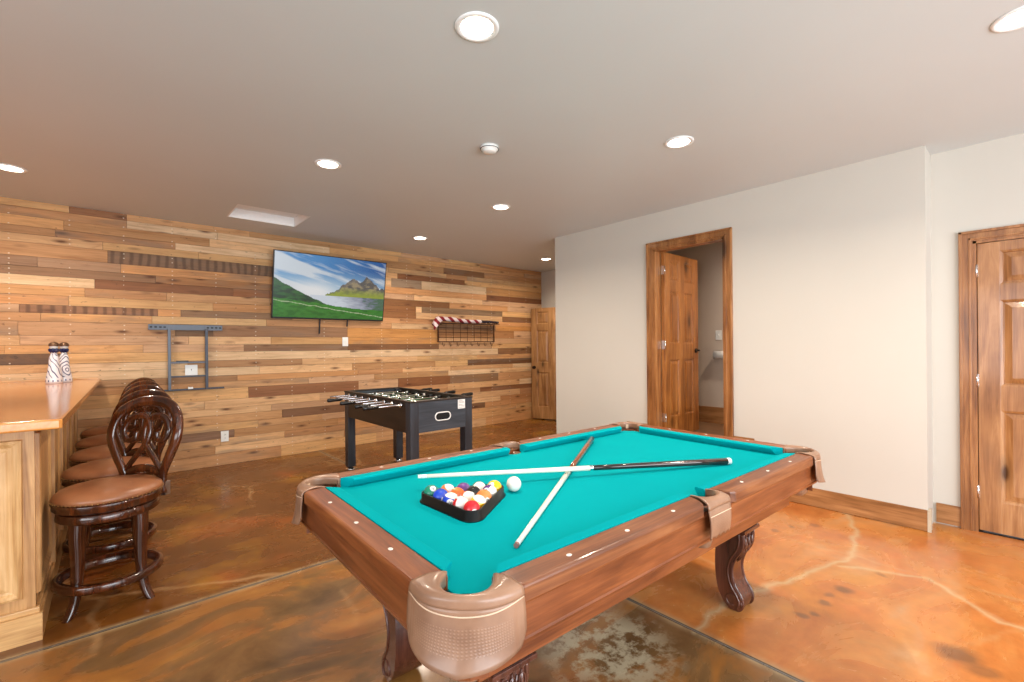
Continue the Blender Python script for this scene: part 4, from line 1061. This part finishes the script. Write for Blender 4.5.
# carved S-curved legs set on the diagonal
LP = [(0, .395), (0, .36), (-.012, .27), (-.012, .175), (0, .09), (.025, .040), (.055, .008), (.085, .0), (.112, .015), (.122, .05), (.110, .085), (.085, .12), (.071, .165), (.070, .21), (.085, .26), (.115, .31), (.126, .355), (.126, .395)]
legout = cat([(a, b_, 0) for a, b_ in LP], 4)
def make_leg(sx, sy):
    bx = sx*.772; y0 = .255
    fn = lambda u, v, d: (bx+d, sy*(y0+u), v)          # u outward across the table, d along it
    W = .068
    q = MB(); q.prism([(p.x, p.y) for p in legout], fn, -W, W, .008)
    leg = q.build('leg', M['legwood'], pt)
    q = MB()
    for z0, z1, e in ((.393, .402, .006), (.402, .420, .016), (.420, .432, .008)):
        q.prism([(-.01-e, -W-e), (.130+e, -W-e), (.130+e, W+e), (-.01-e, W+e)], lambda u, v, d: fn(u, d, v), z0, z1, .003)
    q.prism([(.0, -W), (.125, -W), (.125, W), (.0, W)], lambda u, v, d: fn(u, d, v), .426, .52)
    q.build('cap', M['legwood'], leg)
    front = [p for p in legout[28:]]                    # from the toe up to the cap
    back = legout[0:24]
    q = MB()
    for d in (-W-.001, W+.001):
        q.tube([fn(p.x-.016, p.y, d) for p in front[4:]], .0045, 6)
        q.tube([fn(.072+(.040-.0014*t)*math.cos(-.6+t*.42), .050+(.040-.0014*t)*math.sin(-.6+t*.42), d) for t in range(15)], .0040, 6)
    for d in (-W+.012, W-.012): q.tube([fn(p.x+.001, p.y, d) for p in front], .006, 8)
    q.build('scroll_moulding', M['legwood'], leg)
    # carved acanthus leaves with oval lobes on the front face
    q = MB()
    def fr(z_):
        best = min(front, key=lambda p: abs(p.y-z_)); return best.x
    for d in (-.036, 0, .036):
        q.tube([fn(fr(.385)+.002, .385, d), fn(fr(.34)+.004, .34, d*1.05), fn(fr(.29)+.003, .29, d*.8), fn(fr(.23)+.001, .23, d*.35)], [.004, .009, .007, .002], 8)
        for t in range(12):
            pass
        q.tube([fn(fr(.35)+.006, .352+.024*math.sin(t*PI/6), d+.012*math.cos(t*PI/6)) for t in range(12)], .0028, 5, closed=True)
        q.tube([fn(fr(.30)+.006, .305+.016*math.sin(t*PI/6), d*.85+.008*math.cos(t*PI/6)) for t in range(12)], .0024, 5, closed=True)
    for d in (-.018, .018): q.tube([fn(fr(.37)+.002, .375, d), fn(fr(.31)+.004, .31, d), fn(fr(.25), .25, d*.6)], [.003, .006, .002], 6)
    q.build('acanthus_carving', M['legwood'], leg)
for sx in (-1, 1):
    for sy in (-1, 1): make_leg(sx, sy)

# ------- balls, rack, cues (in table coordinates, each a thing of its own)
TM = Matrix.Translation((1.66, 1.378, 0)) @ Matrix.Rotation(math.radians(-1.65), 4, 'Z')
def tw(x, y, z): return TM @ Vector((x, y, z))
BR = .0300
def ball_mat(name, c, stripe):
    k = N(name); o = k.obj(); X, Y, Z = k.sep(o)
    white = lin((238, 232, 222)); cc = lin(c)
    if stripe:
        col = k.mix(k.math('LESS_THAN', k.math('ABSOLUTE', Z), BR*.52), white, cc)
    else: col = k.mix(k.noise(o, 5, 1), cc, tuple(v*.96 for v in cc))
    return k.done(col, .07, coat=.5)
digits_mat = plain('number_ink', (20, 20, 22), .3)
BC = {'yellow': (240, 186, 20), 'blue': (14, 66, 190), 'red': (200, 26, 36), 'purple': (92, 44, 120), 'orange': (232, 104, 40), 'green': (0, 128, 100), 'maroon': (190, 28, 40), 'black': (24, 20, 22), 'peach': (234, 130, 66)}
def spot_dir(px, py, pz): return Vector((px, py, pz)).normalized()
def ball(x, y, colour, stripe, number, dirv, label, tilt):
    p = tw(x, y, BZ+BR); r = empty('billiard_ball', p); r.rotation_euler = (0, 0, 0)
    tag(r, label, 'billiard ball', 'racked billiard balls')
    q = MB(); q.sphere((0, 0, 0), BR, 32, 20); b_ = q.build('ball_shell', ball_mat('ball_'+('striped_' if stripe else 'solid_')+colour, BC[colour], stripe), r); b_.rotation_euler = tilt
    d = Vector(dirv).normalized(); zq = Vector((0, 0, 1)).rotation_difference(d)
    # white number spot: spherical cap on both sides
    for s in (1, -1):
        q = MB(); n = 20; rings = [[(1.006*BR*math.sin(a)*math.cos(2*PI*k_/n), 1.006*BR*math.sin(a)*math.sin(2*PI*k_/n), 1.006*BR*math.cos(a)) for k_ in range(n)] for a in (.42, .3, .15, .01)]
        q.loft(rings); sp = q.build('number_spot', M['white'], r); sp.rotation_mode = 'QUATERNION'; sp.rotation_quaternion = (Vector((0, 0, 1)).rotation_difference(d*s))
        cu = D.curves.new('number', 'FONT'); cu.body = str(number); cu.size = .0165 if number < 10 else .0135; cu.align_x = 'CENTER'; cu.align_y = 'CENTER'; cu.extrude = .0003
        t = D.objects.new('tmp', cu); C.objects.link(t); dg = bpy.context.evaluated_depsgraph_get(); me = D.meshes.new_from_object(t.evaluated_get(dg)); D.objects.remove(t)
        me.materials.clear(); me.materials.append(digits_mat); no = D.objects.new('number', me); C.objects.link(no); no.parent = sp; no.location = (0, 0, BR*1.006); no.rotation_euler = (0, 0, random.uniform(-.6, .6)-PI/4)
    return r
# rack frame coordinates: row direction e (left to right corner), depth direction f towards the front ball
e = Vector((.9006, -.4346)); fdir = Vector((-.4346, -.9006))
O = Vector((-.634, .074))
def rk(rw, i):  # row 0 has 5 balls
    p = O+e*((i-(4-rw)/2)*2*BR*1.015)+fdir*(rw*2*BR*.885); return p.x, p.y
camd = (-.62, -.55, .56)
rows = [[('green', 0, 6, (-.1, -.6, .75), (0, 0, 0)), ('peach', 1, 13, (.3, .5, .2), (.5, .5, 0)), ('purple', 0, 4, (.8, .6, -.1), (0, 0, 0)), ('green', 1, 14, (.6, .6, -.1), (.9, -.7, 0)), ('yellow', 0, 1, (-.75, -.25, .6), (0, 0, 0))],
        [('blue', 0, 2, (-.1, -.9, -.1), (0, 0, 0)), ('orange', 0, 5, (.8, .6, -.1), (0, 0, 0)), ('black', 0, 8, (.8, .6, -.2), (0, 0, 0)), ('purple', 1, 12, (.5, .2, -.3), (1.2, .9, 0))],
        [('blue', 1, 10, (.6, .8, -.1), (.15, .25, 0)), ('orange', 1, 15, (.5, -.5, -.2), (1.0, -.2, 0)), ('peach', 0, 7, (.2, .9, .1), (0, 0, 0))],
        [('red', 1, 11, (-.15, .1, .95), (1.15, -.5, 0)), ('yellow', 1, 9, (.8, .6, -.1), (.3, .25, 0))],
        [('red', 0, 3, (-.3, -.85, -.1), (0, 0, 0))]]
lab = {6: 'green number 6 ball at the left corner of the rack', 13: 'white ball with an orange stripe beside the green corner ball', 4: 'solid purple ball in the back row of the rack', 14: 'green striped ball in the back row of the rack', 1: 'yellow number 1 ball at the right corner of the rack',
       2: 'solid blue ball against the left side of the rack', 5: 'solid orange red ball beside the black one', 8: 'black eight ball in the middle of the rack', 12: 'purple and white striped ball against the right side of the rack', 10: 'lower blue ball against the left side of the rack, in front of another blue one',
       15: 'mostly white ball with a pale orange band in the centre of the rack', 7: 'solid peach orange ball against the right side of the rack', 11: 'red and white striped ball next to the front red ball', 9: 'yellow and white striped ball next to the front red ball', 3: 'solid red ball at the front point of the rack'}
for rw, row_ in enumerate(rows):
    for i, (c_, st_, num, dv, tl) in enumerate(row_):
        x, y = rk(rw, i); ball(x, y, c_, st_, num, dv, lab[num], tl)
cb_ = tw(-.432, .012, BZ+BR); r = MB().sphere((0, 0, 0), BR, 32, 20).build('cue_ball', plain('ivory_ball', (240, 234, 224), .08, coat=.5, var=.01)); r.location = cb_
tag(r, 'plain white cue ball beside the rack of coloured balls', 'billiard ball')
# triangle rack
cen = Vector((sum(rk(*t)[0] for t in ((0, 0), (0, 4), (4, 0)))/3, sum(rk(*t)[1] for t in ((0, 0), (0, 4), (4, 0)))/3))
def rackloop(grow, rad):
    pts = []; vs = [Vector(rk(*t)) for t in ((0, 0), (4, 0), (0, 4))]
    for j, v in enumerate(vs):
        a, b_ = vs[j-1]-v, vs[(j+1) % 3]-v; a.normalize(); b_.normalize()
        o0 = -(a+b_).normalized(); base = math.atan2(o0.y, o0.x)
        for t in range(9):
            an = base-math.radians(60)+math.radians(120)*t/8; pts.append((v.x+math.cos(an)*(rad+grow), v.y+math.sin(an)*(rad+grow)))
    return pts
M['rack'] = plain('black_rack_plastic', (5, 9, 10), .35, spec=.3)
rc = empty('ball_rack', tw(cen.x, cen.y, BZ), math.radians(-1.65)); tag(rc, 'black plastic triangle rack holding the coloured balls', 'ball rack')
q = MB(); q.loft([[(x-cen.x, y-cen.y, zz) for x, y in rackloop(g, BR)] for g, zz in ((.0015, .0), (.014, .0), (.014, .005), (.008, .008), (.007, .035), (.003, .037), (.0015, .035), (.0015, .0))], caps=False)
q.build('rack_frame', M['rack'], rc)

# cues
M['shaft'] = plain('pale_maple_shaft', (236, 226, 208), .3, coat=.3, var=.03)
M['butt_dark'] = wood('espresso_butt', (20, 8, 8), (36, 14, 12), (58, 26, 20), 'x', .14, .7)
M['butt_brown'] = wood('brown_butt', (92, 46, 28), (122, 66, 40), (150, 88, 58), 'x', .16, .6)
M['tip'] = plain('cue_tip', (150, 110, 104), .8)
def cue(a, b_, joint, butt, label, bands):
    a, b_ = Vector(a), Vector(b_); L_ = (b_-a).length; d = (b_-a).normalized()
    r = empty('pool_cue', a); r.rotation_mode = 'QUATERNION'; r.rotation_quaternion = Vector((1, 0, 0)).rotation_difference(d); tag(r, label, 'pool cue', 'pool cues on the table')
    rad = lambda x: .0074+(.0155-.0074)*(x/L_)**1.1
    def seg(nm, x0, x1, mat, g=0): 
        q = MB(); n = 18; xs = [x0+(x1-x0)*i/4 for i in range(5)]
        q.loft([[(x, (rad(x)+g)*math.cos(2*PI*k_/n), (rad(x)+g)*math.sin(2*PI*k_/n)) for k_ in range(n)] for x in xs]); return q.build(nm, mat, r)
    seg('tip', 0, .012, M['tip'] if not bands else M['shaft']); seg('ferrule', .012, .036, M['white']); seg('shaft', .036, joint, M['shaft']); seg('butt', joint, L_-.02, butt); seg('bumper', L_-.02, L_, M['white'] if bands else M['black_plastic'])
    seg('joint_collar', joint-.006, joint+.010, M['chrome'] if bands else M['black_plastic'], .0006)
    return r
cue(tw(-.764, -.397, BZ+.0078), tw(.545, .443, BZ+.0165), .80, M['butt_brown'], 'pool cue with brown butt lying under the other cue, tip towards the camera', False)
cue(tw(-.719, .280, BZ+.0560), tw(.632, -.358, BZ+.0165), .762, M['butt_dark'], 'pool cue with dark glossy butt lying across on top of the other cue', True)
